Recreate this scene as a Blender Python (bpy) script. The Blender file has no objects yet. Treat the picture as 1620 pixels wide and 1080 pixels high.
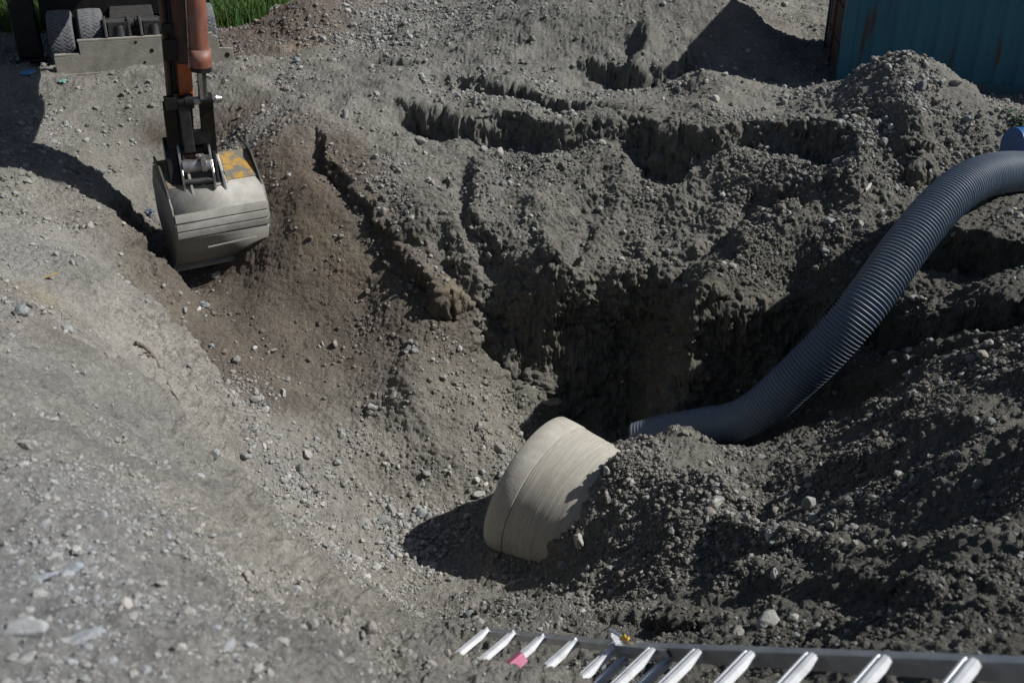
import bpy, math, random
import numpy as np
from mathutils import Vector, Matrix

# ------------------------------------------------------------------ camera, world, sun, exposure
scene = bpy.context.scene
COL = scene.collection
PITCH = math.radians(27.0)
FPX = 1575.0                      # focal length in pixels of the 1620 px wide photograph (35 mm on full frame)
CP, SP = math.cos(PITCH), math.sin(PITCH)
cam_d = bpy.data.cameras.new("camera")
cam_d.lens = 35.0
cam_d.sensor_width = 36.0
cam_d.clip_start = 0.05
cam_d.clip_end = 2000
cam_d.dof.use_dof = True
cam_d.dof.focus_distance = 9.6
cam_d.dof.aperture_fstop = 3.2
cam = bpy.data.objects.new("camera", cam_d)
COL.objects.link(cam)
cam.location = (0, 0, 0)
cam.rotation_euler = (math.radians(90) - PITCH, 0, 0)
scene.camera = cam

SUN_EL = math.radians(43.0)
SUN_AZ = math.radians(1.0)        # from +x towards +y
world = bpy.data.worlds.new("World")
scene.world = world
world.use_nodes = True
wn = world.node_tree
sky = wn.nodes.new("ShaderNodeTexSky")
sky.sky_type = 'NISHITA'
sky.sun_disc = False
sky.sun_elevation = SUN_EL
sky.sun_rotation = math.radians(90) - SUN_AZ
wn.links.new(sky.outputs[0], wn.nodes["Background"].inputs[0])
wn.nodes["Background"].inputs[1].default_value = 0.05
sun_d = bpy.data.lights.new("sun", 'SUN')
sun_d.energy = 5.0
sun_d.angle = math.radians(0.53)
sun_d.color = (1.0, 0.98, 0.955)
sun = bpy.data.objects.new("sun", sun_d)
COL.objects.link(sun)
S = Vector((math.cos(SUN_EL) * math.cos(SUN_AZ), math.cos(SUN_EL) * math.sin(SUN_AZ), math.sin(SUN_EL)))
sun.rotation_euler = S.to_track_quat('Z', 'Y').to_euler()
sun.location = (10, 0, 12)
scene.view_settings.view_transform = 'Standard'
scene.view_settings.look = 'None'
scene.view_settings.gamma = 1.0
scene.view_settings.exposure = 0.22

rng = np.random.default_rng(7)
random.seed(7)

# ------------------------------------------------------------------ measuring helpers
def ray(px, py):
    u = (px - 810.0) / FPX
    v = (540.0 - py) / FPX
    return np.array([u, CP + SP * v, -SP + CP * v])

def PZ(px, py, z):                # point at world height z
    d = ray(px, py)
    return d * (z / d[2])

def PD(px, py, Z):                # point at depth Z
    return ray(px, py) * Z

# ------------------------------------------------------------------ noise
def _h(ix, iy, iz, seed):
    n = (ix.astype(np.uint32) * np.uint32(374761393) + iy.astype(np.uint32) * np.uint32(668265263)
         + iz.astype(np.uint32) * np.uint32(2147483647) + np.uint32(seed * 974711 + 13))
    n = (n ^ (n >> np.uint32(13))) * np.uint32(1274126177)
    n = (n ^ (n >> np.uint32(16))) * np.uint32(2246822519)
    return ((n >> np.uint32(8)).astype(np.float32) / np.float32(8388608.0)) - np.float32(1.0)

def vnoise(x, y, z, seed=0):
    """smooth value noise in -1..1"""
    fx, fy, fz = np.floor(x), np.floor(y), np.floor(z)
    ix, iy, iz = fx.astype(np.int32), fy.astype(np.int32), fz.astype(np.int32)
    tx, ty, tz = (x - fx).astype(np.float32), (y - fy).astype(np.float32), (z - fz).astype(np.float32)
    tx = tx * tx * (3 - 2 * tx); ty = ty * ty * (3 - 2 * ty); tz = tz * tz * (3 - 2 * tz)
    def L(a, b, t): return a + (b - a) * t
    c = []
    for dz in (0, 1):
        a = L(_h(ix, iy, iz + dz, seed), _h(ix + 1, iy, iz + dz, seed), tx)
        b = L(_h(ix, iy + 1, iz + dz, seed), _h(ix + 1, iy + 1, iz + dz, seed), tx)
        c.append(L(a, b, ty))
    return L(c[0], c[1], tz)

def smooth(a, b, x):
    t = np.clip((x - a) / (b - a), 0.0, 1.0)
    return t * t * (3 - 2 * t)

# ------------------------------------------------------------------ terrain: measured heights (photo px, photo py, height relative to the lens)
CTRL = [
 # far left, machine stand, grass, far spoil
 (0,110,-3.1),(90,112,-3.07),(230,104,-3.05),(368,95,-3.03),(450,60,-3.0),(400,38,-3.05),(340,45,-3.1),(600,20,-2.75),(560,100,-3.05),
 (650,60,-2.95),(480,5,-2.55),(520,40,-2.85),(0,20,-3.2),(250,5,-3.25),(380,5,-3.2),
 (100,135,-3.12),(180,140,-3.15),(200,200,-3.45),(240,285,-3.9),(150,270,-3.58),(190,280,-3.74),(150,235,-3.5),(240,400,-4.4),(270,440,-4.5),(60,200,-3.3),(0,180,-3.2),
 # near left bank
 (250,480,-3.65),(205,350,-3.74),(200,328,-3.84),(150,300,-3.57),(80,290,-3.44),(120,330,-3.58),(100,350,-3.53),(170,370,-3.66),(0,260,-3.25),(100,400,-3.4),(0,400,-2.95),(200,450,-3.55),(100,550,-3.0),
 (0,600,-2.5),(230,600,-3.45),(150,700,-2.75),(0,800,-2.0),(280,740,-3.25),(200,900,-2.15),(0,1080,-1.7),(300,1080,-1.9),
 (400,920,-2.6),(390,810,-3.1),(500,910,-2.95),(600,995,-2.95),(500,1070,-2.25),(650,1078,-2.55),(735,1068,-2.9),
 # slide and pit slopes
 (300,480,-4.6),(300,550,-4.8),(320,600,-4.7),(350,500,-4.75),(400,600,-5.05),(480,620,-5.3),(450,790,-5.4),(380,740,-5.0),(500,860,-5.55),
 (600,900,-5.9),(650,960,-5.6),(700,1000,-5.0),(760,970,-4.9),(720,1035,-4.2),(790,985,-4.25),(650,850,-6.1),(700,900,-6.1),(620,750,-5.85),
 (700,700,-5.66),(550,700,-5.55),(600,650,-5.42),(650,600,-5.15),(500,550,-5.05),(450,450,-4.56),(550,450,-4.56),(430,350,-4.06),(350,430,-4.65),(600,500,-4.8),
 (400,260,-3.62),(380,190,-3.42),(430,155,-3.2),(500,330,-3.87),(480,240,-3.46),(550,400,-4.22),
 (700,600,-5.2),(800,600,-5.45),(800,700,-5.85),(900,620,-5.75),(950,680,-6.1),(760,800,-6.15),(790,510,-4.95),
 # spur
 (560,180,-3.2),(620,280,-3.62),(650,350,-3.95),(700,420,-4.3),(750,490,-4.72),(540,250,-3.5),
 # far wall
 (700,250,-3.5),(800,250,-3.5),(900,250,-3.45),(760,350,-3.95),(850,350,-3.95),(850,440,-4.42),(780,425,-4.3),
 (1000,655,-6.05),(930,425,-4.38),(900,400,-4.24),(1000,440,-4.5),(1000,400,-4.34),(1000,330,-3.96),(1000,260,-3.42),
 (1100,480,-4.36),(1100,300,-3.74),(1100,230,-3.3),(1200,300,-3.65),(1200,400,-4.05),(1200,480,-4.42),(1300,300,-3.55),
 (1300,400,-4.0),(1250,510,-4.65),(1350,300,-3.5),(1100,400,-4.24),(900,440,-4.4),(900,350,-3.9),
 # rim plateau and upper spoil
 (700,150,-3.15),(850,190,-3.15),(950,180,-3.1),(1050,180,-3.1),(1150,190,-3.1),(1130,112,-2.78),(1060,150,-3.05),(1200,175,-3.1),(1300,200,-3.05),
 (700,80,-2.9),(800,60,-2.7),(900,50,-2.6),(850,110,-3.0),(1000,100,-2.95),(1000,40,-2.5),(1000,0,-2.25),(1150,5,-2.3),(800,0,-2.45),(900,0,-2.3),
 (1250,60,-2.95),(1210,130,-3.05),(1150,50,-2.65),(1330,60,-3.0),(1380,66,-3.0),
 # heap in front of the container
 (1440,74,-2.28),(1440,100,-2.42),(1420,90,-2.42),(1465,95,-2.42),(1330,132,-2.85),(1280,160,-3.02),(1500,120,-2.6),(1550,180,-2.92),(1590,212,-3.15),(1400,200,-3.02),(1450,180,-2.82),
 (1480,240,-3.25),(1350,225,-3.1),(1430,262,-3.35),
 # right benches and right slope
 (1560,330,-3.45),(1620,330,-3.4),(1600,400,-3.55),(1510,390,-3.65),(1600,480,-3.75),(1450,500,-4.1),(1350,575,-4.6),(1500,540,-4.05),(1620,500,-3.65),
 (1300,640,-4.95),(1200,690,-5.5),(1130,715,-5.7),(1060,692,-5.22),(1400,640,-4.4),(1500,640,-4.0),(1620,600,-3.5),(1620,700,-3.1),(1500,760,-3.6),
 (1400,700,-4.1),(1300,750,-4.35),(1200,800,-4.6),(1400,850,-3.65),(1300,835,-4.05),(1100,760,-4.95),(1000,700,-4.95),(960,735,-4.88),(1000,800,-4.95),(945,845,-5.22),(925,812,-5.12),
 (900,872,-5.48),(800,888,-5.92),(860,882,-5.70),(850,950,-5.4),(800,935,-5.75),(950,950,-5.05),(1100,880,-4.65),(1100,950,-4.25),(1000,1000,-4.25),
 (1200,950,-3.9),(1200,1010,-3.45),(1400,950,-3.2),(1400,1010,-2.85),(1600,900,-2.75),(1600,1010,-2.45),(1600,800,-3.0),(1000,1060,-3.45),
 (1200,1070,-2.85),(1500,1070,-2.25),(800,1005,-4.0),(860,1040,-3.85),
]
WPT = [(0,0,-1.6),(1.2,.9,-1.75),(-1,.5,-1.6),(3,2,-1.95),(4,4,-2.5),(5,6,-3.0),(6.5,9,-3.25),(8,12,-3.2),(-3.2,2,-2.0),(-5,4,-2.4),(-7,8,-2.95),(-9,13,-3.2),
       (-9,20,-3.3),(-4,23,-3.2),(0,24,-2.7),(12,20,-3.3),(12,5,-3.2),(-12,2,-2.6),(3,-3,-1.7),(-3,-3,-1.7),(8,-2,-2.2),
       (-6.9,15.3,-3.2),(-4.8,16,-3.2),(-6,18,-3.2),(4.9,13.5,-3.1),(6.2,13.2,-3.2),(7.5,13,-3.25),(5,16,-3.1),(7,11,-3.3),(3.3,15.5,-3.0),(-8,17,-3.2),
       (.25,9.75,-5.45),(.9,9.7,-5.7),(1.5,9.45,-5.85),(2.15,9.1,-5.9),(2.75,8.95,-5.5),(2.1,8.7,-5.95),(-.2,9.9,-5.15),(1.5,6.85,-4.74),(2.1,6.4,-4.6),(1.0,7.3,-4.84),(1.7,7.3,-5.02),(1.2,6.6,-4.75)]
pts = np.array([PZ(*c) for c in CTRL] + [np.array(w, float) for w in WPT])

def tps_fit(P, lam=0.0008):
    n = len(P)
    d = np.linalg.norm(P[:, None, :2] - P[None, :, :2], axis=2)
    K = np.where(d > 0, d * d * np.log(d + 1e-12), 0) + lam * np.eye(n)
    A = np.zeros((n + 3, n + 3))
    A[:n, :n] = K
    A[:n, n] = 1; A[:n, n + 1:] = P[:, :2]
    A[n, :n] = 1; A[n + 1:, :n] = P[:, :2].T
    b = np.zeros(n + 3); b[:n] = P[:, 2]
    return np.linalg.solve(A, b)
# merge near duplicates that disagree
keep = []
for p in pts:
    if all(np.hypot(*(p[:2] - q[:2])) > 0.14 for q in keep):
        keep.append(p)
pts = np.array(keep)
W = tps_fit(pts)
X0, X1, Y0, Y1, GS = -13.0, 14.0, -4.0, 26.0, 0.05
gx = np.arange(X0, X1 + 1e-6, GS); gy = np.arange(Y0, Y1 + 1e-6, GS)
GX, GY = np.meshgrid(gx, gy)
def tps_eval(x, y):
    out = np.full(x.shape, W[-3], float) + W[-2] * x + W[-1] * y
    for (px, py, _), w in zip(pts, W):
        d2 = (x - px) ** 2 + (y - py) ** 2
        out += w * 0.5 * d2 * np.log(d2 + 1e-12)
    return out
H = tps_eval(GX, GY)
H = np.clip(H, -6.5, -1.3)

def bil(A, x, y):
    fx = np.clip((x - X0) / GS, 0, A.shape[1] - 1.001); fy = np.clip((y - Y0) / GS, 0, A.shape[0] - 1.001)
    ix = fx.astype(int); iy = fy.astype(int); tx = fx - ix; ty = fy - iy
    return (A[iy, ix] * (1 - tx) * (1 - ty) + A[iy, ix + 1] * tx * (1 - ty) + A[iy + 1, ix] * (1 - tx) * ty + A[iy + 1, ix + 1] * tx * ty)

def hit(px, py, A):
    d = ray(px, py)
    t = np.arange(1.8, 26, 0.01)
    x, y, z = d[0] * t, d[1] * t, d[2] * t
    h = bil(A, x, y)
    k = np.argmax(z < h)
    if k == 0:
        return None
    return np.array([x[k], y[k], h[k]])

# scarps: (polyline in photo pixels, drop m, face width m, decay m)
SC = [
 ([(560,103),(600,100),(665,97)], .22, .08, .5),
 ([(675,123),(760,127),(830,140),(900,160),(1000,172)], .26, .10, .35),
 ([(650,165),(720,183),(800,190),(880,192),(960,200),(1010,205)], .50, .14, .40),
 ([(1000,195),(1060,203),(1130,205),(1200,195),(1300,198),(1350,222)], .62, .14, .55),
 ([(500,215),(535,285),(600,335),(645,415),(700,468),(748,478)], .22, .07, .45),
 ([(590,345),(645,415),(700,468),(750,492)], .20, .06, .5),
 ([(735,1066),(610,988),(510,912),(410,838),(325,755),(285,680),(262,600)], .24, .14, .9),
 ([(1480,345),(1530,372),(1620,384)], .52, .12, .45),
 ([(1370,470),(1440,487),(1500,480),(1640,470)], .50, .12, .40),
 ([(1330,558),(1400,556),(1500,533),(1640,495)], .16, .08, .4),
 ([(915,88),(960,103),(1020,122),(1065,108),(1082,60)], .42, .16, .5),
 ([(745,425,-4.2),(800,445,-4.42),(850,452,-4.46),(920,450,-4.42),(1000,442,-4.35),(1090,486,-4.42),(1200,490,-4.45),(1300,440,-4.15)], .42, .12, .9),
 ([(205,345),(235,395),(252,455)], .24, .10, .5),
 ([(600,330),(660,385),(700,420)], .12, .06, .25),
 ([(1430,262),(1500,300),(1560,316)], .2, .1, .3),
 ([(960,975),(1040,985),(1120,990)], .15, .1, .3),
]
# ridges and grooves: (polyline, height, width)
RG = [
 ([(1050,828),(1150,832),(1250,850),(1400,880),(1620,893)], .12, .22),
 ([(1055,690),(1100,750),(1150,815)], .14, .22),
 ([(1200,800),(1280,826),(1440,862)], -.10, .16),
 ([(955,255),(925,320),(895,400)], -.17, .13),
 ([(1195,285),(1150,350),(1075,430)], -.18, .14),
 ([(1200,285),(1300,296),(1400,318),(1450,330)], -.24, .2),
 ([(1000,380),(1050,430),(1085,480)], .08, .12),
 ([(720,250),(735,330),(770,420)], -.16, .10),
 ([(690,378),(740,450),(790,520),(850,575)], -.26, .15),
 ([(1010,120),(1030,40)], .20, .16),
 ([(66,800),(76,803)], -.07, .045),
 ([(498,975),(505,990)], -.08, .05),
 ([(588,955),(606,975)], -.09, .05),
 ([(455,1000),(470,1010)], -.06, .05),
 ([(330,960),(360,985)], -.05, .08),
 ([(560,1010),(640,1040)], .05, .06),
 ([(1130,760),(1300,740),(1500,700),(1640,680)], .07, .12),
 ([(1150,905),(1350,925),(1620,960)], .08, .12),
 ([(1250,695),(1450,650),(1640,605)], .06, .12),
 ([(1430,600),(1520,690),(1640,720)], .08, .2),
 ([(820,290),(850,360),(850,430)], .08, .14),
]
def poly_field(P, X, Y):
    best = np.full(X.shape, 1e9); sd = np.zeros(X.shape); endf = np.ones(X.shape)
    n = len(P) - 1
    for i in range(n):
        ax, ay = P[i][:2]; bx, by = P[i + 1][:2]
        dx, dy = bx - ax, by - ay; L = math.hypot(dx, dy) + 1e-9
        ux, uy = dx / L, dy / L
        s = (X - ax) * ux + (Y - ay) * uy
        cr = -((X - ax) * -uy + (Y - ay) * ux)      # right side positive
        sc = np.clip(s, 0, L)
        d = np.hypot(X - ax - ux * sc, Y - ay - uy * sc)
        m = d < best
        best = np.where(m, d, best)
        sd = np.where(m, np.sign(cr) * d, sd)
        e = np.ones(X.shape)
        if i == 0: e = np.minimum(e, smooth(-0.25, 0.25, s))
        if i == n - 1: e = np.minimum(e, smooth(-0.25, 0.25, L - s))
        endf = np.where(m, e, endf)
    return sd, best, endf
Hb = H.copy()
GS2 = 0.025
fx2 = np.arange(X0, X1 + 1e-6, GS2); fy2 = np.arange(Y0, Y1 + 1e-6, GS2)
FX, FY = np.meshgrid(fx2, fy2)
H2 = bil(H, FX, FY)
# ragged outlines: warp the plan position before measuring distances
zz = np.zeros_like(FX)
WX = FX + 0.13 * vnoise(FX * 2.3, FY * 2.3, zz, 11) + 0.05 * vnoise(FX * 7, FY * 7, zz, 12) + 0.022 * vnoise(FX * 18, FY * 18, zz, 13)
WY = FY + 0.13 * vnoise(FX * 2.3, FY * 2.3, zz + 5, 14) + 0.05 * vnoise(FX * 7, FY * 7, zz, 15) + 0.022 * vnoise(FX * 18, FY * 18, zz, 16)
for line, drop, wd, dec in SC:
    P = [PZ(*q) if len(q) == 3 else (hit(*q, Hb) if hit(*q, Hb) is not None else PZ(*q, -3.2)) for q in line]
    x0 = min(p[0] for p in P) - 3; x1 = max(p[0] for p in P) + 3; y0 = min(p[1] for p in P) - 3; y1 = max(p[1] for p in P) + 3
    i0, i1 = np.searchsorted(fx2, [x0, x1]); j0, j1 = np.searchsorted(fy2, [y0, y1])
    sl = (slice(j0, j1), slice(i0, i1))
    sd, best, ef = poly_field(P, WX[sl], WY[sl])
    vary = 0.75 + 0.35 * vnoise(FX[sl] * 1.6, FY[sl] * 1.6, zz[sl], 31)
    prof = smooth(-wd / 2, wd / 2, sd) * np.exp(-np.maximum(sd, 0) / dec)
    lip = 0.12 * drop * np.exp(-np.abs(np.minimum(sd, 0)) / 0.12) * (sd < 0)
    H2[sl] += (-drop * prof + lip) * ef * vary
for line, hh, wd in RG:
    P = [PZ(*q) if len(q) == 3 else (hit(*q, Hb) if hit(*q, Hb) is not None else PZ(*q, -3.2)) for q in line]
    x0 = min(p[0] for p in P) - 2; x1 = max(p[0] for p in P) + 2; y0 = min(p[1] for p in P) - 2; y1 = max(p[1] for p in P) + 2
    i0, i1 = np.searchsorted(fx2, [x0, x1]); j0, j1 = np.searchsorted(fy2, [y0, y1])
    sl = (slice(j0, j1), slice(i0, i1))
    sd, best, ef = poly_field(P, WX[sl], WY[sl])
    H2[sl] += hh * np.exp(-(best / wd) ** 2) * np.maximum(ef, .15)
GS = GS2
GXd = np.gradient(H2, GS2, axis=1); GYd = np.gradient(H2, GS2, axis=0)
# mildly smoothed gradients for displacement direction
def box3(A):
    B = A.copy()
    for _ in range(3):
        B[1:-1, 1:-1] = (B[1:-1, 1:-1] * 2 + B[:-2, 1:-1] + B[2:, 1:-1] + B[1:-1, :-2] + B[1:-1, 2:]) / 6
    return B
GXs, GYs = box3(GXd), box3(GYd)

# soil regions: blobs at measured places (px, py, radius m, colour, weight)
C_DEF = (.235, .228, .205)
BL = [
 (60,420,1.6,(.315,.308,.29),1),(150,600,1.2,(.315,.308,.29),1.2),(60,750,.9,(.31,.303,.285),1.2),(250,950,.8,(.31,.30,.28),1.3),(450,1000,.6,(.30,.29,.268),1.3),
 (60,950,.45,(.32,.34,.37),1.6),(120,830,.35,(.34,.35,.37),1),(80,520,.35,(.31,.275,.23),.6),(70,470,.2,(.36,.29,.12),.6),
 (250,560,.6,(.39,.37,.33),1.0),(330,700,.5,(.39,.37,.335),1.2),(420,860,.5,(.39,.372,.33),1.2),(480,780,.6,(.315,.308,.29),1.5),(600,900,.8,(.27,.26,.235),1.5),
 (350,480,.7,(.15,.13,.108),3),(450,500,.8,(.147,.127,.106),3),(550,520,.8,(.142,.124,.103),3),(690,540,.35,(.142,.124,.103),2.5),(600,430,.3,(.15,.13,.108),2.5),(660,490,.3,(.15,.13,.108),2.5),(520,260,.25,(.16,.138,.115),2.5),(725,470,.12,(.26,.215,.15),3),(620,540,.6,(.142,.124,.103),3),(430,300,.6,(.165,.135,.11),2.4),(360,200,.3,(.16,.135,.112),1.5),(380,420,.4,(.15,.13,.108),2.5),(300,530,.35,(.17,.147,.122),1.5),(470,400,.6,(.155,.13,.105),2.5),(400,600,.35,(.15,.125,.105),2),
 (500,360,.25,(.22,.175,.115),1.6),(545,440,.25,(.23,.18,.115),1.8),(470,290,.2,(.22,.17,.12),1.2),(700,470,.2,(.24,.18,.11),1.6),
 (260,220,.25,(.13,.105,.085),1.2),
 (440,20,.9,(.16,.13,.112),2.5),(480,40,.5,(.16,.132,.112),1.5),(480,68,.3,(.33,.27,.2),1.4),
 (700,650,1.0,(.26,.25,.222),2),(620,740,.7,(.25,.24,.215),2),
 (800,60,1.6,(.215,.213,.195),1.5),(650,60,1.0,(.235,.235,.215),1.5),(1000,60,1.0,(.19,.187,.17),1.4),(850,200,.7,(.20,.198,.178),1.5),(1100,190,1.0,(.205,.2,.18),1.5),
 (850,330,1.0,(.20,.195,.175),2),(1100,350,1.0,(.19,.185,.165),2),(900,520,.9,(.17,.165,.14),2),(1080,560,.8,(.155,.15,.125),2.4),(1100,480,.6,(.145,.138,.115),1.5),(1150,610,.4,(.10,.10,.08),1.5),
 (1450,180,1.0,(.20,.196,.178),2),(1350,260,.8,(.16,.156,.14),1.5),(1500,430,1.3,(.125,.122,.108),2),(1500,560,1.2,(.13,.127,.113),2),(1500,650,1.2,(.145,.14,.125),2),  # right heap and benches: vignetting put into the colour besides damp soil
 (1200,700,.8,(.16,.155,.14),1.5),(1050,760,.6,(.20,.194,.174),1.5),(1300,860,1.0,(.15,.145,.13),2),(1550,800,1.0,(.13,.127,.113),2.2),(1150,900,.8,(.155,.15,.134),2),(1500,950,.8,(.12,.117,.105),2.2),(1300,1000,.6,(.13,.126,.112),2),(900,950,.6,(.18,.174,.156),1.6),  # right bank: damp dug soil, plus grazing light and vignetting as darker colour
 (1250,60,.8,(.2,.19,.17),1),
]
C_WPT = []
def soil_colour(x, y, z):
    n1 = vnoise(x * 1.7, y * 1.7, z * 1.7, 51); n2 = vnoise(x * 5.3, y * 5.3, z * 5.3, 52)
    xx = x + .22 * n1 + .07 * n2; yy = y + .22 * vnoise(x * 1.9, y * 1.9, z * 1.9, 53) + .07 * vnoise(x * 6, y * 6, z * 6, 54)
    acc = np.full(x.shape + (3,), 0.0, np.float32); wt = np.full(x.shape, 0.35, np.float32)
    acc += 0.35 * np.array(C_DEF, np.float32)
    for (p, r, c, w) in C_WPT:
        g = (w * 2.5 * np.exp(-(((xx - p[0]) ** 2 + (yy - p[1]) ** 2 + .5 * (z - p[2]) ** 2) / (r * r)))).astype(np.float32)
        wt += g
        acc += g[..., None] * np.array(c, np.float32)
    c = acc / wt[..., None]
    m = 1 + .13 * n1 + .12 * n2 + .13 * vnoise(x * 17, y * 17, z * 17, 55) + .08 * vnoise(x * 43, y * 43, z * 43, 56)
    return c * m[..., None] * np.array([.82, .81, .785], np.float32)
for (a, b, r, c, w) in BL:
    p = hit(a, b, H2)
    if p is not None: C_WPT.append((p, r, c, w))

# roughness field: how cloddy the ground is
RB = [(60,420,1.6,.7),(150,650,1.2,.75),(60,950,.7,.8),(300,900,.8,.85),(400,1000,.5,1.2),(520,1010,.6,1.8),(450,500,1.0,.3),(500,300,.7,.3),(600,540,.5,.45),(400,350,.6,.3),(640,340,.3,.9),(700,600,.8,.8),(620,800,.8,1.0),(1100,780,1.0,1.05),(1500,700,1.5,1.0),(1300,950,1.2,1.15),(900,970,.8,1.3),
      (850,350,1.2,.9),(1150,350,1.2,1.15),(1450,180,1.0,1.0),(800,60,1.5,.9),(180,200,.9,.4),(1100,180,.8,.6)]
RBW = [(hit(a, b, H2), r, c) for a, b, r, c in RB]
def rough_field(x, y):
    acc = np.full(x.shape, .3 * .9); wt = np.full(x.shape, .3)
    for p, r, c in RBW:
        if p is None: continue
        g = np.exp(-(((x - p[0]) ** 2 + (y - p[1]) ** 2) / (r * r)))
        acc += g * c; wt += g
    return acc / wt

def ridged(x, y, z, s):
    return 1 - 2 * np.abs(vnoise(x, y, z, s))

def surface(x, y):
    """world position of the finished ground over plan position x, y (float arrays)"""
    h = bil(H2, x, y)
    nx = -bil(GXs, x, y); ny = -bil(GYs, x, y)
    steep = np.hypot(nx, ny)
    L = np.sqrt(nx * nx + ny * ny + 1); nx /= L; ny /= L; nz = 1 / L
    r = rough_field(x, y)
    st = smooth(.9, 2.4, steep)
    d = .060 * vnoise(x * 1.3, y * 1.3, h * 1.3, 1)
    d += .040 * vnoise(x * 2.9, y * 2.9, h * 2.9, 2) * (.5 + r)
    # rills that run down steep faces
    w1 = .5 * vnoise(x * 2, y * 2, h * 3, 21)
    d += st * (.045 * vnoise(x * 3.5 + w1, y * 3.5, h * 2.6, 3) + .012 * ridged(x * 9 + w1 * 2, y * 9, h * 5, 4) + .012 * ridged(x * 21, y * 21 + w1, h * 9, 9) + .036 * vnoise(x * 8, y * 8, h * 9, 22) + .02 * vnoise(x * 17, y * 17, h * 18, 23))
    d += .024 * r * vnoise(x * 7, y * 7, h * 7, 5)
    wx_ = .5 * vnoise(x * 6, y * 6, h * 6, 61); wy_ = .5 * vnoise(x * 6, y * 6, h * 6, 62); wz_ = .5 * vnoise(x * 6, y * 6, h * 6, 63)
    def cell(f, sd_):
        return _h(np.floor(x * f + wx_ * f / 9).astype(np.int32), np.floor(y * f + wy_ * f / 9).astype(np.int32), np.floor(h * f + wz_ * f / 9).astype(np.int32), sd_)
    d += (st + .12 * r * r) * (.030 * cell(8, 64) + .018 * cell(15, 65)) + .006 * r * r * cell(24, 66) * (.4 + .6 * st)
    n15 = vnoise(x * 15, y * 15, h * 15, 6)
    d += .028 * r * np.abs(n15)
    d += .0125 * r ** 1.3 * vnoise(x * 31, y * 31, h * 31, 7)
    d += .0062 * r ** 1.5 * vnoise(x * 63, y * 63, h * 63, 8)
    # the foot of the far wall is undercut
    m = np.exp(-((x - 1.1) / 1.7) ** 4) * smooth(9.0, 9.6, y) * smooth(11.2, 10.7, y) * smooth(-4.45, -5.35, h)
    und = m * (.38 + .10 * vnoise(x * 2.1, y * 0, h * 1.3, 41))
    far = smooth(24, 30, np.hypot(x, y))
    d *= (1 - far)
    hz = h * (1 - far) + (-3.2) * far
    return x + nx * d, y + ny * d + und, hz + nz * d, nx, ny, nz

# ------------------------------------------------------------------ materials
def new_mat(name):
    m = bpy.data.materials.new(name); m.use_nodes = True
    nt = m.node_tree
    return m, nt, nt.nodes["Principled BSDF"]

def node(nt, t, **kw):
    n = nt.nodes.new(t)
    for k, v in kw.items(): setattr(n, k, v)
    return n

def mat(name, c1, c2=None, rough=.6, metal=0.0, scale=8.0, bump=0.0, bscale=40.0, dust=None, dust_amt=.5, lo=.4, hi=.65, spec=.5, stretch=None):
    """two colours mixed by noise, optional dust settled on upward faces, optional bump"""
    m, nt, b = new_mat(name)
    tc = node(nt, "ShaderNodeTexCoord")
    mp = node(nt, "ShaderNodeMapping")
    if stretch: mp.inputs["Scale"].default_value = stretch
    nt.links.new(tc.outputs["Object"], mp.inputs[0])
    nz = node(nt, "ShaderNodeTexNoise"); nz.inputs["Scale"].default_value = scale; nz.inputs["Detail"].default_value = 8; nz.inputs["Roughness"].default_value = .65
    nt.links.new(mp.outputs[0], nz.inputs["Vector"])
    mr = node(nt, "ShaderNodeMapRange"); mr.inputs[1].default_value = lo; mr.inputs[2].default_value = hi
    nt.links.new(nz.outputs[0], mr.inputs[0])
    mx = node(nt, "ShaderNodeMix", data_type='RGBA')
    mx.inputs[6].default_value = (*c1, 1); mx.inputs[7].default_value = (*(c2 or c1), 1)
    nt.links.new(mr.outputs[0], mx.inputs[0])
    out = mx.outputs[2]
    if dust:
        ge = node(nt, "ShaderNodeNewGeometry"); sx = node(nt, "ShaderNodeSeparateXYZ")
        nt.links.new(ge.outputs["Normal"], sx.inputs[0])
        n2 = node(nt, "ShaderNodeTexNoise"); n2.inputs["Scale"].default_value = scale * 2.3; n2.inputs["Detail"].default_value = 10
        nt.links.new(tc.outputs["Object"], n2.inputs["Vector"])
        a = node(nt, "ShaderNodeMath", operation='MULTIPLY_ADD'); a.inputs[1].default_value = .25; nt.links.new(sx.outputs[2], a.inputs[0])
        nt.links.new(n2.outputs[0], a.inputs[2])
        r2 = node(nt, "ShaderNodeMapRange"); r2.inputs[1].default_value = .45; r2.inputs[2].default_value = .8; r2.inputs[4].default_value = dust_amt
        nt.links.new(a.outputs[0], r2.inputs[0])
        m2 = node(nt, "ShaderNodeMix", data_type='RGBA'); m2.inputs[7].default_value = (*dust, 1)
        nt.links.new(out, m2.inputs[6]); nt.links.new(r2.outputs[0], m2.inputs[0])
        out = m2.outputs[2]
    nt.links.new(out, b.inputs["Base Color"])
    b.inputs["Roughness"].default_value = rough
    b.inputs["Metallic"].default_value = metal
    b.inputs["Specular IOR Level"].default_value = spec
    if bump:
        bn = node(nt, "ShaderNodeTexNoise"); bn.inputs["Scale"].default_value = bscale; bn.inputs["Detail"].default_value = 8
        nt.links.new(mp.outputs[0], bn.inputs["Vector"])
        bp = node(nt, "ShaderNodeBump"); bp.inputs["Strength"].default_value = 1; bp.inputs["Distance"].default_value = bump
        nt.links.new(bn.outputs[0], bp.inputs["Height"]); nt.links.new(bp.outputs[0], b.inputs["Normal"])
    return m

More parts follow.
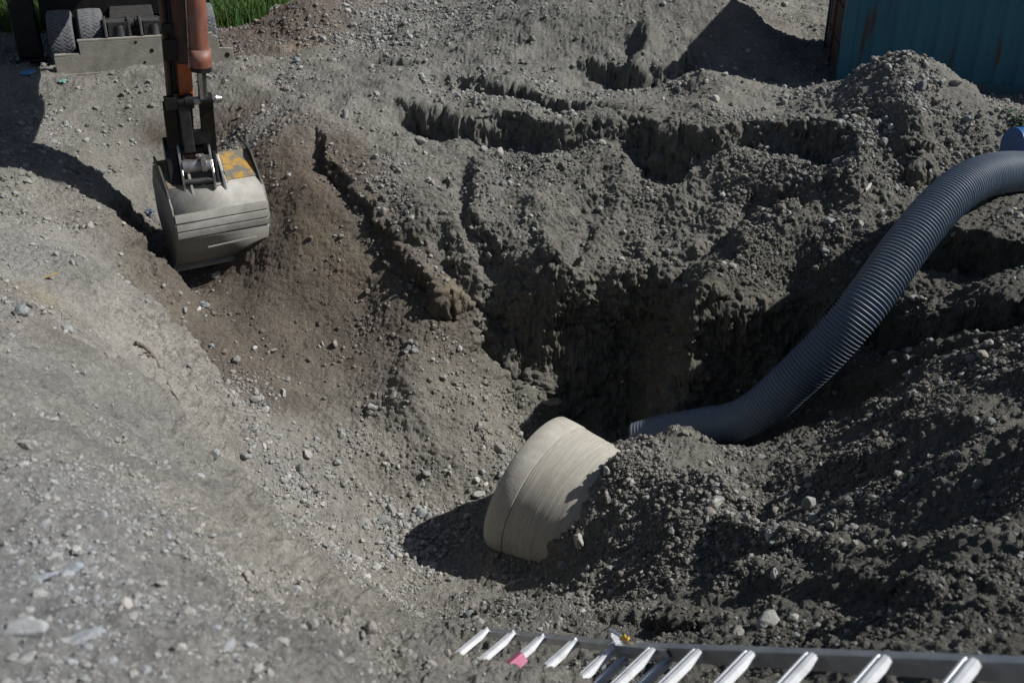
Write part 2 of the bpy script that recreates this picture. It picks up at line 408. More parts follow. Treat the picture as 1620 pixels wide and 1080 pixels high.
def soil_mat(name, attr, bump=.02, vary=.38):
    m, nt, b = new_mat(name)
    at = node(nt, "ShaderNodeAttribute"); at.attribute_name = attr
    tc = node(nt, "ShaderNodeTexCoord")
    n1 = node(nt, "ShaderNodeTexNoise"); n1.inputs["Scale"].default_value = 38; n1.inputs["Detail"].default_value = 9; n1.inputs["Roughness"].default_value = .7
    nt.links.new(tc.outputs["Object"], n1.inputs["Vector"])
    mr = node(nt, "ShaderNodeMapRange"); mr.inputs[1].default_value = .3; mr.inputs[2].default_value = .7; mr.inputs[3].default_value = 1 - vary; mr.inputs[4].default_value = 1 + vary
    nt.links.new(n1.outputs[0], mr.inputs[0])
    vm = node(nt, "ShaderNodeVectorMath", operation='SCALE')
    nt.links.new(at.outputs["Color"], vm.inputs[0]); nt.links.new(mr.outputs[0], vm.inputs["Scale"])
    nt.links.new(vm.outputs[0], b.inputs["Base Color"])
    b.inputs["Roughness"].default_value = .95
    b.inputs["Specular IOR Level"].default_value = .15
    n2 = node(nt, "ShaderNodeTexNoise"); n2.inputs["Scale"].default_value = 70; n2.inputs["Detail"].default_value = 10; n2.inputs["Roughness"].default_value = .75
    nt.links.new(tc.outputs["Object"], n2.inputs["Vector"])
    vo = node(nt, "ShaderNodeTexVoronoi"); vo.inputs["Scale"].default_value = 55
    nt.links.new(tc.outputs["Object"], vo.inputs["Vector"])
    ad = node(nt, "ShaderNodeMath", operation='MULTIPLY_ADD'); ad.inputs[1].default_value = -.5
    nt.links.new(vo.outputs["Distance"], ad.inputs[0]); nt.links.new(n2.outputs[0], ad.inputs[2])
    bp = node(nt, "ShaderNodeBump"); bp.inputs["Strength"].default_value = 1; bp.inputs["Distance"].default_value = bump
    n3 = node(nt, "ShaderNodeTexNoise"); n3.inputs["Scale"].default_value = 210; n3.inputs["Detail"].default_value = 6; n3.inputs["Roughness"].default_value = .8
    nt.links.new(tc.outputs["Object"], n3.inputs["Vector"])
    a3 = node(nt, "ShaderNodeMath", operation='MULTIPLY_ADD'); a3.inputs[1].default_value = .4
    nt.links.new(n3.outputs[0], a3.inputs[0]); nt.links.new(ad.outputs[0], a3.inputs[2])
    nt.links.new(a3.outputs[0], bp.inputs["Height"]); nt.links.new(bp.outputs[0], b.inputs["Normal"])
    return m

# ------------------------------------------------------------------ mesh helpers
def link_mesh(name, me, parent=None, mats=None):
    o = bpy.data.objects.new(name, me); COL.objects.link(o)
    if parent: o.parent = parent
    if mats is not None:
        for m in (mats if isinstance(mats, (list, tuple)) else [mats]): me.materials.append(m)
    return o

def np_mesh(name, V, F, smooth_shade=True):
    """V (n,3) F (m,k) constant polygon size"""
    me = bpy.data.meshes.new(name)
    V = np.ascontiguousarray(V, np.float32); F = np.ascontiguousarray(F, np.int32)
    me.vertices.add(len(V)); me.vertices.foreach_set("co", V.ravel())
    k = F.shape[1]
    me.loops.add(F.size); me.loops.foreach_set("vertex_index", F.ravel())
    me.polygons.add(len(F)); me.polygons.foreach_set("loop_start", np.arange(0, F.size, k, dtype=np.int32))
    me.polygons.foreach_set("loop_total", np.full(len(F), k, np.int32))
    me.polygons.foreach_set("use_smooth", np.full(len(F), smooth_shade, bool))
    me.update(calc_edges=True)
    return me

def set_col(me, C, name="soil"):
    a = me.color_attributes.new(name, 'FLOAT_COLOR', 'POINT')
    c = np.ones((len(C), 4), np.float32); c[:, :3] = C
    a.data.foreach_set("color", c.ravel())

class MB:
    def __init__(s): s.v = []; s.f = []; s.sm = []
    def add(s, V, F, sm=False):
        n = len(s.v); s.v += [tuple(map(float, p)) for p in V]; s.f += [tuple(i + n for i in f) for f in F]; s.sm += [sm] * len(F); return s
    def box(s, c, d, R=None):
        V = [Vector((x * d[0] / 2, y * d[1] / 2, z * d[2] / 2)) for x in (-1, 1) for y in (-1, 1) for z in (-1, 1)]
        if R is not None: V = [R @ v for v in V]
        V = [v + Vector(c) for v in V]
        return s.add(V, [(0, 1, 3, 2), (4, 6, 7, 5), (0, 4, 5, 1), (2, 3, 7, 6), (0, 2, 6, 4), (1, 5, 7, 3)])
    def bar(s, a, b, w, h, up=(0, 0, 1)):
        a = Vector(a); b = Vector(b); x = (b - a); L = x.length; x.normalize(); y = Vector(up).cross(x).normalized(); z = x.cross(y)
        return s.box((a + b) / 2, (L, w, h), Matrix((x, y, z)).transposed())
    def prism(s, poly, x0, x1, axis='x'):
        """poly of (a,b) pairs extruded along an axis"""
        n = len(poly)
        def mk(t, p):
            return {'x': (t, p[0], p[1]), 'y': (p[0], t, p[1]), 'z': (p[0], p[1], t)}[axis]
        V = [mk(x0, p) for p in poly] + [mk(x1, p) for p in poly]
        F = [tuple(range(n))[::-1], tuple(range(n, 2 * n))] + [(i, (i + 1) % n, n + (i + 1) % n, n + i) for i in range(n)]
        return s.add(V, F)
    def tube(s, P, r, seg=16, caps=True, up=None):
        P = [Vector(p) for p in P]; n = len(P)
        R = r if hasattr(r, '__len__') else [r] * n
        T = [(P[min(i + 1, n - 1)] - P[max(i - 1, 0)]).normalized() for i in range(n)]
        u = Vector(up) if up else (Vector((0, 0, 1)) if abs(T[0].z) < .9 else Vector((1, 0, 0)))
        V = []; 
        for i in range(n):
            a = (u - T[i] * u.dot(T[i])).normalized(); b = T[i].cross(a); u = a
            for k in range(seg):
                t = 2 * math.pi * k / seg
                V.append(P[i] + (a * math.cos(t) + b * math.sin(t)) * R[i])
        F = [(i * seg + k, i * seg + (k + 1) % seg, (i + 1) * seg + (k + 1) % seg, (i + 1) * seg + k) for i in range(n - 1) for k in range(seg)]
        s.add(V, F, True)
        if caps:
            s.add(V[:seg], [tuple(range(seg))[::-1]]); s.add(V[-seg:], [tuple(range(seg))])
        return s
    def build(s, name, m, parent=None, bevel=0):
        me = bpy.data.meshes.new(name); me.from_pydata(s.v, [], s.f)
        me.polygons.foreach_set("use_smooth", s.sm); me.update()
        o = link_mesh(name, me, parent, m)
        if bevel:
            b = o.modifiers.new("bevel", 'BEVEL'); b.width = bevel; b.segments = 2; b.limit_method = 'ANGLE'
        return o

def tag(o, label=None, cat=None, group=None, kind=None):
    if label: o['label'] = label
    if cat: o['category'] = cat
    if group: o['group'] = group
    if kind: o['kind'] = kind
    return o

def empty(name, loc, rot=(0, 0, 0)):
    o = bpy.data.objects.new(name, None); COL.objects.link(o); o.location = loc; o.rotation_euler = rot; o.empty_display_size = .2
    return o

# ------------------------------------------------------------------ ground sheet (one sheet to the horizon)
def lin(a, b, n): return np.linspace(a, b, n, endpoint=False)
az = np.concatenate([lin(-180, -60, 16), lin(-60, -37, 12), lin(-37, 37, 1560), lin(37, 60, 12), lin(60, 180, 16)]) * math.pi / 180
rr = [0.02, .15, .3, .5, .7, .9, 1.1]
r = 1.2
while r < 600:
    rr.append(r)
    if r < 8: r *= 1.0036
    elif r < 12.6: r += .0062
    elif r < 24: r += .03
    else: r *= 1.06
rr = np.array(rr)
A_, R_ = np.meshgrid(az, rr)
px_, py_ = (R_ * np.sin(A_)).ravel(), (R_ * np.cos(A_)).ravel()
sx_, sy_, sz_, snx, sny, snz = surface(px_, py_)
nr, na = R_.shape
idx = np.arange(nr * na).reshape(nr, na)
idn = np.roll(idx, -1, axis=1)
F = np.stack([idx[:-1], idn[:-1], idn[1:], idx[1:]], axis=-1).reshape(-1, 4)
gV = np.stack([sx_, sy_, sz_], axis=1)
me = np_mesh("ground", gV, F)
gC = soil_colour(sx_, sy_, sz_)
# soil tones by region; right side also carries vignetting and grazing light
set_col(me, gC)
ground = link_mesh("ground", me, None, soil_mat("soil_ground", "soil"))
tag(ground, kind="structure", label="grey gravelly excavated soil of the pit and its banks")

# final ground heights on the plan grid for placing things
HF = H2
def ground_z(x, y):
    a = surface(np.array([float(x)]), np.array([float(y)]))
    return float(a[2][0])
def on_ground(px, py):
    p = hit(px, py, HF)
    # refine along the ray with the displaced surface
    d = ray(px, py); t0 = p[1] / d[1]
    t = np.arange(t0 - .45, t0 + .45, .01)
    z = surface(d[0] * t, d[1] * t)[2]
    below = d[2] * t < z
    k = int(np.argmax(below)) if below.any() else len(t) // 2
    return np.array([d[0] * t[k], d[1] * t[k], z[k]])

# ------------------------------------------------------------------ rocks
def ico(sub):
    import bmesh
    bm = bmesh.new(); bmesh.ops.create_icosphere(bm, subdivisions=sub, radius=1)
    V = np.array([v.co[:] for v in bm.verts]); F = np.array([[v.index for v in f.verts] for f in bm.faces]); bm.free()
    return V, F
def rock_proto(sub, seed, ang=.28, flat=.7):
    V, F = ico(sub)
    q = V * 1.3 + seed * 7.31
    d = 1 + ang * vnoise(q[:, 0], q[:, 1], q[:, 2], seed) + ang * .4 * vnoise(q[:, 0] * 2.6, q[:, 1] * 2.6, q[:, 2] * 2.6, seed + 3)
    V = V * d[:, None]
    r = np.random.default_rng(seed)
    # a few planar cuts make facets
    for _ in range(5):
        n = r.normal(size=3); n /= np.linalg.norm(n); h = r.uniform(.55, .85)
        k = V @ n; over = np.maximum(k - h, 0)
        V = V - over[:, None] * n * .9
    V = V * np.array([1, r.uniform(.65, .95), flat * r.uniform(.7, 1.1)])
    return V, F

def scatter(name, n, dens, rmin, rmax, power, sub, cols, label, soilmix=.0, seed=1, sink=.25, flat=.75, smooth_shade=False):
    g = np.random.default_rng(seed)
    cell = (np.gradient(rr)[:, None] * rr[:, None] * np.gradient(az)[None, :]).ravel()
    vis = (np.abs(A_.ravel()) < math.radians(37)) & (R_.ravel() < 22) & (R_.ravel() > 1.5)
    w = dens(px_, py_) * cell * vis * np.clip(snz, .35, 1) ** 1.5
    # very near ground shows few stones: keep the count per view area sensible
    w = w / np.maximum(R_.ravel(), 1) ** .6
    w = np.maximum(w, 0); w /= w.sum()
    cdf = np.cumsum(w); ids = np.minimum(np.searchsorted(cdf, g.random(n)), len(w) - 1)
    P = gV[ids]; N = np.stack([snx, sny, snz], 1)[ids]
    rad = rmin * (1 - g.random(n) * (1 - (rmin / rmax) ** power)) ** (-1 / power)
    rad *= np.clip(R_.ravel()[ids] / 7, .45, 1.15)
    protos = [rock_proto(sub, 100 + seed * 31 + k, flat=flat) for k in range(14)]
    nv, nf = len(protos[0][0]), len(protos[0][1])
    PV = np.array([p[0] for p in protos]); Fp = protos[0][1]
    kind = g.integers(0, 14, n)
    a, b_, c_ = g.random(n) * 6.283, g.normal(size=n) * .35, g.normal(size=n) * .35
    ca, sa, cb, sb, cc, sc = np.cos(a), np.sin(a), np.cos(b_), np.sin(b_), np.cos(c_), np.sin(c_)
    Rm = np.stack([np.stack([ca * cb, ca * sb * sc - sa * cc, ca * sb * cc + sa * sc], -1),
                   np.stack([sa * cb, sa * sb * sc + ca * cc, sa * sb * cc - ca * sc], -1),
                   np.stack([-sb, cb * sc, cb * cc], -1)], 1)
    V = np.einsum('nij,nvj->nvi', Rm, PV[kind]) * rad[:, None, None] + (P + N * (rad * (.5 - sink))[:, None])[:, None, :]
    Fs = (Fp[None] + (np.arange(n) * nv)[:, None, None]).reshape(-1, 3)
    me = np_mesh(name, V.reshape(-1, 3), Fs, smooth_shade)
    cc_ = np.array(cols)[g.integers(0, len(cols), n)] * g.uniform(.75, 1.2, (n, 1))
    sc_ = gC[ids] * g.uniform(.85, 1.15, (n, 1))
    C = cc_ * (1 - soilmix) + sc_ * soilmix
    set_col(me, np.repeat(C, nv, axis=0))
    o = link_mesh(name, me, None, ROCK)
    tag(o, label=label, kind="stuff")
    return o
ROCK = soil_mat("stone_surface", "soil", bump=.004, vary=.18)

def blob_field(bl, base):
    B = [(hit(a, b, HF), r, c) for a, b, r, c in bl]
    def f(x, y):
        o = np.full(x.shape, base, float)
        for p, r, c in B:
            if p is not None: o += c * np.exp(-(((x - p[0]) ** 2 + (y - p[1]) ** 2) / (r * r)))
        return o * (.12 + 1.8 * np.clip(.5 + 1.1 * vnoise(x * 1.9, y * 1.9, x * 0, 77) + .8 * vnoise(x * 5.5, y * 5.5, x * 0, 78), 0, 1) ** 1.6)
    return f
d_peb = blob_field([(450,450,.9,-.45),(550,480,.7,-.4),(480,760,.7,4),(560,860,.7,4.5),(640,960,.6,4),(430,680,.5,2),(400,620,.4,1.3),(700,680,1.0,1.8),(640,30,1.2,2.5),(560,60,.8,2),(730,110,.8,1.5),(850,150,.6,1.5),
                    (1450,180,1.0,2.5),(1330,170,.8,1.5),(1150,140,.6,1.2),(1300,850,.8,1.5),(600,340,.4,2),(650,300,.4,1.6),(450,240,.6,1),(1440,280,.5,2),(1100,800,.8,1.0),(1400,900,1.0,1.0),(100,420,.8,.5)], .55)
d_clod = blob_field([(1050,760,.9,4),(950,950,.8,4.5),(1200,950,.9,4),(1400,960,.9,4),(1550,850,1.0,4),(1350,760,1.0,3.5),(1500,650,1.2,3),(1150,350,1.0,2),(1450,180,.9,2.5),(800,650,.8,2),
                     (700,960,.5,3),(1100,320,.7,2.5),(1250,400,.7,2.5),(850,250,.6,1),(550,960,.5,1.2)], .25)
STC = [tuple(.86 * q_ for q_ in c_) for c_ in [(.34, .34, .32), (.27, .28, .28), (.38, .37, .34), (.24, .23, .215), (.30, .27, .24), (.26, .285, .29), (.31, .33, .32), (.42, .40, .37)]]
scatter("gravel", 52000, d_peb, .007, .05, 2.3, 1, STC, "grey and pale gravel spilled over the slopes of the pit", soilmix=.35, seed=1)
scatter("pebbles", 5200, d_peb, .016, .07, 2.7, 2, STC, "larger angular pebbles lying loose on the grey soil", soilmix=.25, seed=2, sink=.2)
d_near = blob_field([(60,950,.9,3),(300,1000,.8,3),(500,1030,.6,4),(450,940,.4,3.5),(150,800,.8,1.5),(380,880,.5,2.5),(100,650,1.0,.8),(600,1050,.4,3)], .0)
scatter("bank_pebbles", 9000, d_near, .007, .06, 2.0, 1, [(.30,.32,.35),(.33,.33,.32),(.27,.29,.32),(.36,.35,.33),(.29,.275,.25)], "small bluish and grey chips trodden into the near left bank", soilmix=.45, seed=6, sink=.42, flat=.6)
d_bank = blob_field([(530,1000,.28,4),(610,1030,.25,4),(440,965,.22,3)], .0)
scatter("bank_clods", 900, d_bank, .012, .07, 2.2, 2, [(.22,.21,.19)], "dusty lumps of soil broken out of the near bank's edge", soilmix=.9, seed=8, sink=.5, flat=.9)
scatter("soil_clods", 100000, d_clod, .006, .048, 2.1, 1, [(.2, .19, .17)], "crumbly dark clods of dug earth covering the right bank", soilmix=1.0, seed=3, sink=.3, flat=.95)

def stone(px, py, w, col, label, name="stone", cat="stone", group=None, flat=.75, asp=.8, rz=None, seed=None, sub=4, tilt=0):
    """one stone; w = visible width in photo pixels"""
    p = on_ground(px, py + 0)
    Zc = p[1] * CP - p[2] * SP
    R = w * Zc / FPX / 2
    sd = seed if seed is not None else int(px * 7 + py)
    V, Fc = rock_proto(sub, sd % 997, ang=.22, flat=1)
    V = V * np.array([1, asp, flat]) * R
    q = V / R * 4
    V += V / (np.linalg.norm(V, axis=1)[:, None] + 1e-9) * (vnoise(q[:, 0], q[:, 1], q[:, 2], 5) * R * .05)[:, None]
    me = np_mesh(name, V, Fc, True)
    cc = np.array(col)[None] * (1 + .12 * vnoise(q[:, 0] * 1.5, q[:, 1] * 1.5, q[:, 2] * 1.5, 8))[:, None]
    set_col(me, cc)
    o = link_mesh(name, me, None, ROCK)
    o.location = (p[0], p[1], p[2] + R * flat * .45)
    o.rotation_euler = (tilt, random.uniform(-.15, .15), rz if rz is not None else random.uniform(0, 3))
    tag(o, label, cat, group)
    return o
G1, G2, G3, GB = (.33, .325, .30), (.27, .27, .255), (.40, .39, .36), (.24, .27, .30)
stone(1131,803,25,G1,"rounded pale stone standing upright on the dirt heap right of the concrete pipe",asp=.8,flat=1.2)
stone(1278,803,25,G2,"egg shaped grey stone on the dark slope above the trough of cobbles",asp=.8,flat=1.2)
stone(1218,851,28,G3,"pale flat topped stone at the left end of the trough of cobbles",flat=.7)
stone(1225,913,24,G1,"round pale cobble alone on the bank below the cobble trough",flat=1.1)
stone(1216,990,48,G2,"largest boulder on the right bank, just above the aluminium ladder",name="boulder",cat="boulder",asp=.8,flat=.85,rz=.6,tilt=.3)
stone(1254,982,20,G1,"small round stone touching the right side of the boulder above the ladder",flat=1.1)
stone(1166,1008,34,(.2,.19,.175),"brown earthy rock left of the boulder above the ladder",name="rock",cat="rock")
stone(1196,1016,24,G3,"pale stone just behind the ladder rail below the boulder",flat=.7)
stone(959,750,20,G2,"small grey stone lodged in the dirt piled on the concrete pipe",flat=1)
stone(915,860,32,(.3,.29,.265),"dusty stone leaning on the shaded lower side of the concrete pipe",flat=.9)
stone(1024,790,15,G2,"grey stone on the middle of the dirt heap over the pipe",flat=.9)
stone(45,708,52,(.36,.35,.32),"long flat pale stone on the left bank above the dark hollow",asp=.45,flat=.3,rz=-.25)
stone(44,1000,62,(.30,.31,.31),"big grey slate slab with a dark shadow at the bottom left corner",name="slate_slab",cat="slab",asp=.8,flat=.45,rz=.2,tilt=.25)
stone(60,920,66,(.25,.265,.295),"long narrow bluish slate lying flat on the near left bank",name="slate_slab",cat="slab",asp=.32,flat=.2,rz=.55)
stone(117,907,31,(.25,.275,.30),"blue grey cobble beside the long narrow slate",name="cobble",cat="cobble",flat=.85)
stone(130,1010,70,(.29,.30,.315),"broad bluish flat stone half sunk right of the big slate slab",name="slate_slab",cat="slab",asp=.5,flat=.12,rz=.4)
stone(441,958,22,(.31,.30,.28),"rounded buff stone sitting in the rough hollow of the near bank",flat=1)
stone(387,989,19,(.24,.28,.31),"small square bluish stone on the near bank below the buff stone",flat=1,asp=.9)
stone(366,1030,20,(.32,.32,.30),"pale pointed stone at the bottom of the near bank",flat=.8)
stone(350,990,24,(.34,.33,.31),"whitish stone left of the small bluish stone on the near bank",flat=.8)
stone(395,808,34,(.29,.30,.28),"oblong grey stone at the brink of the near bank",asp=.4,flat=.4,rz=.3)
stone(1458,142,30,(.14,.14,.14),"dark slanting rock high on the heap in front of the container",name="rock",cat="rock",asp=.55,flat=.8,rz=.9)
stone(1410,206,17,G3,"pale round stone at the foot of the heap in front of the container",flat=.9)
stone(1536,200,13,(.42,.40,.37),"small pale slab on the right flank of the heap by the hose",asp=.6,flat=.5)
stone(1437,136,13,G3,"pale pebble just left of the dark slanting rock on the heap",flat=.8)
stone(1470,278,14,(.27,.25,.22),"brownish stone at the lower edge of the heap beside the hose",flat=1)
stone(872,640,32,(.17,.145,.125),"flat reddish brown stone on the slope above the concrete pipe",name="rock",cat="rock",asp=.6,flat=.5,rz=.1)
stone(754,762,17,G3,"pale stone on the slope left of the pipe rim, upper of a close pair",flat=.8)
stone(768,768,13,G3,"pale stone on the slope left of the pipe rim, lower of a close pair",flat=.8)
stone(757,786,22,(.28,.275,.25),"grey stone just above the pipe's cast shadow",flat=.7)
stone(620,808,25,(.27,.27,.25),"flat grey stone at the upper left tip of the pipe's shadow",asp=.6,flat=.5)
stone(315,491,13,(.42,.41,.38),"white flat stone on the brown slide below the excavator bucket",asp=.5,flat=.5)
stone(510,545,8,(.40,.39,.37),"tiny white stone in the middle of the brown slide")
stone(530,548,14,(.27,.22,.19),"brownish stone beside the tiny white one on the brown slide",flat=.9)
stone(403,553,10,(.40,.39,.37),"small white stone low on the left of the brown slide",flat=.9)
stone(448,625,22,(.33,.33,.31),"pale angular stone at the foot of the brown slide",asp=.7,flat=.7)
stone(420,650,18,(.30,.31,.30),"grey angular stone below the foot of the brown slide",flat=.7)
stone(1334,800,24,(.2,.19,.17),"dark earthy stone right of the egg shaped stone",flat=1,name="rock",cat="rock")
stone(1352,790,28,(.27,.265,.24),"flat pale slab beside the dark earthy stone on the right bank",asp=.5,flat=.35,rz=.4)
stone(1545,770,26,(.25,.24,.22),"angular stone on the far right of the shaded bank",asp=.55,flat=.8,rz=.7)
stone(1585,1015,26,(.24,.225,.2),"tan stone above the right end of the ladder rail",flat=.9)
stone(582,915,14,(.42,.42,.40),"white angular stone in the gravel at the bottom of the near slope",flat=.8)
stone(625,981,15,(.38,.37,.34),"pale round stone at the edge of the near bank left of the ladder foot",flat=.9)
stone(596,898,22,(.32,.32,.30),"flat pale stone in the sunlit gravel left of the pipe's shadow",asp=.6,flat=.4)
for k, (a, b, w) in enumerate([(1243,838,15),(1258,842,14),(1275,845,17),(1292,848,13),(1308,850,16),(1322,843,15),(1327,858,14),(1345,852,18),(1352,862,16),(1371,856,14),(1384,862,17),(1398,866,13),
                               (1412,860,17),(1428,864,14),(1285,838,13),(1338,838,15),(1300,838,16),(1262,852,12),(1236,850,13)]):
    stone(a, b, w, [(.23,.22,.2),(.28,.275,.25),(.25,.235,.215)][k % 3], "rounded grey cobble in the row of cobbles lying along the trough on the right bank", name="cobble", cat="cobble", group="cobbles lying along the trough on the right bank", flat=.95, sub=3)

# ------------------------------------------------------------------ concrete pipe
PA = math.radians(35)
conc = mat("pipe_concrete", (.46, .435, .365), (.30, .28, .235), rough=.9, scale=3.5, bump=.004, bscale=60, stretch=(26, 1.0, 1.0), lo=.35, hi=.68, dust=(.24, .23, .20), dust_amt=.3)
conc2 = mat("rim_concrete", (.40, .39, .345), (.33, .31, .265), rough=.9, scale=5, bump=.003, bscale=40, dust=(.24, .22, .18), dust_amt=.45)
pc = Vector(PD(836, 762, 9.6))
pipe = empty("concrete_pipe", pc, (0, math.radians(12), -PA))
tag(pipe, "large pale concrete drain pipe half buried in the pit with its open end facing away", "pipe")
def lathe_x(prof, seg=144, wob=0.0):
    V = []; F = []
    n = len(prof)
    for i, (x, r) in enumerate(prof):
        for k in range(seg):
            t = 2 * math.pi * k / seg
            V.append((x, r * math.cos(t), r * math.sin(t)))
    for i in range(n - 1):
        for k in range(seg):
            F.append((i * seg + k, i * seg + (k + 1) % seg, (i + 1) * seg + (k + 1) % seg, (i + 1) * seg + k))
    return V, F
# barrel with fine trowel lines running round it
prof = []
x = .225
while x < 2.1:
    prof.append((x, .716 + .0004 * math.sin(x * 230) + .0009 * math.sin(x * 61 + 1) * math.sin(x * 17) + random.uniform(-.0005, .0005))); x += .008
prof += [(2.1, .58), (.0, .58)]
m_ = MB(); V, F_ = lathe_x([(0.0, .602), (.225, .602)][:0] + prof); m_.add(V, F_, True); m_.build("barrel", conc, pipe)
m_ = MB(); V, F_ = lathe_x([(.0, .583), (.0, .704), (.010, .716), (.10, .722), (.208, .724), (.214, .721), (.2175, .710), (.2245, .7095), (.2245, .583)]); m_.add(V, F_, True); m_.build("rim_band", conc2, pipe)

# ------------------------------------------------------------------ corrugated hose
hose_m = mat("hose_plastic", (.085, .125, .178), (.11, .14, .18), rough=.5, scale=5, dust=(.17, .175, .18), dust_amt=.45, spec=.5)
KP = [(1006,697,10.55),(1060,684,10.42),(1110,676,10.28),(1160,668,10.12),(1208,643,9.93),(1257,600,9.74),(1312,546,9.56),(1370,478,9.45),(1430,395,9.55),(1480,334,9.75),(1520,298,10.0),(1560,278,10.35),(1610,272,10.8),(1680,280,11.2),(1740,292,11.5)]
K = [Vector(PD(*k)) for k in KP]
def catmull(K, step):
    P = [K[0] * 2 - K[1]] + K + [K[-1] * 2 - K[-2]]
    out = []
    for i in range(1, len(P) - 2):
        n = 40
        for j in range(n):
            t = j / n
            out.append(.5 * ((2 * P[i]) + (-P[i - 1] + P[i + 1]) * t + (2 * P[i - 1] - 5 * P[i] + 4 * P[i + 1] - P[i + 2]) * t * t + (-P[i - 1] + 3 * P[i] - 3 * P[i + 1] + P[i + 2]) * t ** 3))
    out.append(K[-1])
    # resample evenly
    res = [out[0]]; acc = 0
    for a, b in zip(out[:-1], out[1:]):
        L = (b - a).length
        while acc + L >= step:
            f = (step - acc) / L; a = a + (b - a) * f; res.append(a.copy()); L = (b - a).length; acc = 0
        acc += L
    return res
hp = catmull(K, .0045)
PERIOD = .037
rad = []
for i, p in enumerate(hp):
    s = i * .0045
    ph = (s % PERIOD) / PERIOD
    w = math.sin(math.pi * min(ph / .62, 1)) ** .6 if ph < .62 else 0
    soft = min(1, max(.15, (s - .9) / 1.1))
    big = .006 * math.sin(s * 9) * max(0, 1 - s / 2.2) 
    rad.append(.203 + .020 * w * soft + big - .014 * max(0, 1 - s / .35))
hose = empty("corrugated_hose", hp[0])
tag(hose, "thick dark blue corrugated drainage hose running down the right bank into the pit", "hose")
ho = MB(); ho.tube([p - hp[0] for p in hp], rad, 56, caps=True); ho.build("hose_body", hose_m, hose)
red = mat("red_cap_paint", (.14, .02, .015), (.1, .02, .015), rough=.5)
t0 = (hp[0] - hp[8]).normalized()
rc = MB(); rc.tube([t0 * -.005, t0 * .02], [.19, .17], 32); rc.build("end_cap", red, hose)
blue_m = mat("blue_pipe_plastic", (.02, .10, .27), (.025, .09, .22), rough=.4, scale=4)
bp = Vector(PD(1641, 232, 11.0))
bd = MB(); bd.tube([(-.28, .0, .0), (.0, 0, 0), (.9, .1, -.02)], [.20, .20, .20], 40); bd.tube([(-.30, 0, 0), (-.2, 0, 0)], .222, 40)
b_o = bd.build("blue_pipe", blue_m); b_o.location = bp; b_o.rotation_euler = (0, 0, .15)
tag(b_o, "smooth bright blue plastic pipe end above the hose at the right edge", "pipe")

# ------------------------------------------------------------------ shipping container
teal = mat("container_teal", (.013, .12, .18), (.018, .09, .13), rough=.55, scale=1.6, lo=.35, hi=.7)
def rust_streak_mat():
    m, nt, b = new_mat("container_teal_rusty")
    tc = node(nt, "ShaderNodeTexCoord"); mp = node(nt, "ShaderNodeMapping"); mp.inputs["Scale"].default_value = (2.6, 2.6, .32)
    nt.links.new(tc.outputs["Object"], mp.inputs[0])
    n1 = node(nt, "ShaderNodeTexNoise"); n1.inputs["Scale"].default_value = 2.2; n1.inputs["Detail"].default_value = 6; nt.links.new(mp.outputs[0], n1.inputs["Vector"])
    r1 = node(nt, "ShaderNodeMapRange"); r1.inputs[1].default_value = .63; r1.inputs[2].default_value = .70; nt.links.new(n1.outputs[0], r1.inputs[0])
    n2 = node(nt, "ShaderNodeTexNoise"); n2.inputs["Scale"].default_value = 1.3; n2.inputs["Detail"].default_value = 5; nt.links.new(tc.outputs["Object"], n2.inputs["Vector"])
    mx = node(nt, "ShaderNodeMix", data_type='RGBA'); mx.inputs[6].default_value = (.014, .135, .20, 1); mx.inputs[7].default_value = (.014, .075, .11, 1)
    nt.links.new(n2.outputs[0], mx.inputs[0])
    m2 = node(nt, "ShaderNodeMix", data_type='RGBA'); m2.inputs[7].default_value = (.05, .035, .03, 1)
    nt.links.new(mx.outputs[2], m2.inputs[6]); nt.links.new(r1.outputs[0], m2.inputs[0])
    nt.links.new(m2.outputs[2], b.inputs["Base Color"]); b.inputs["Roughness"].default_value = .6
    return m
teal_r = rust_streak_mat()
rust = mat("rusty_steel", (.12, .05, .025), (.04, .025, .02), rough=.85, scale=3, stretch=(2, 2, .5), lo=.35, hi=.65)
steel_dk = mat("container_dark_rail", (.02, .09, .12), (.08, .05, .04), rough=.7, scale=3)
CA = math.radians(12)
cz = -3.26
cont = empty("shipping_container", (4.62, 14.35, cz), (0, 0, -CA))
tag(cont, "teal blue steel shipping container with rust streaks behind the dirt heap at upper right", "container")
CL, CW, CH = 6.06, 2.44, 2.59
def corr_panel(L, H, per, dep):
    """trapezoid corrugation in local XZ, facing -Y"""
    V = []; F = []; xs = []
    x = 0
    while x < L:
        for dx, dy in ((0, 0), (.30, 0), (.5, 1), (.80, 1)):
            if x + dx * per <= L: xs.append((x + dx * per, dy * dep))
        x += per
    xs.append((L, 0))
    for (a, d) in xs: V += [(a, d, 0), (a, d, H)]
    for i in range(len(xs) - 1): F.append((2 * i, 2 * i + 2, 2 * i + 3, 2 * i + 1))
    return V, F
m_ = MB(); V, F_ = corr_panel(CL - .3, CH - .30, .278, .036); m_.add([(v[0] + .15, v[1] + .02, v[2] + .16) for v in V], F_); m_.build("side_panel", teal_r, cont)
m_ = MB(); V, F_ = corr_panel(CL - .3, CH - .30, .278, .036); m_.add([(CL - .15 - v[0], CW - .02 - v[1], v[2] + .16) for v in V], F_); m_.build("side_panel", teal_r, cont)
m_ = MB(); m_.box((CL / 2, .045, .08), (CL - .32, .09, .16)); m_.build("bottom_rail", steel_dk, cont, .006)
m_ = MB(); m_.box((CL / 2, CW - .045, .08), (CL - .32, .09, .16)); m_.build("bottom_rail", steel_dk, cont, .006)
m_ = MB(); m_.box((CL / 2, .045, CH - .07), (CL - .32, .09, .14)); m_.build("top_rail", teal, cont, .006)
m_ = MB(); m_.box((CL / 2, CW - .045, CH - .07), (CL - .32, .09, .14)); m_.build("top_rail", teal, cont, .006)
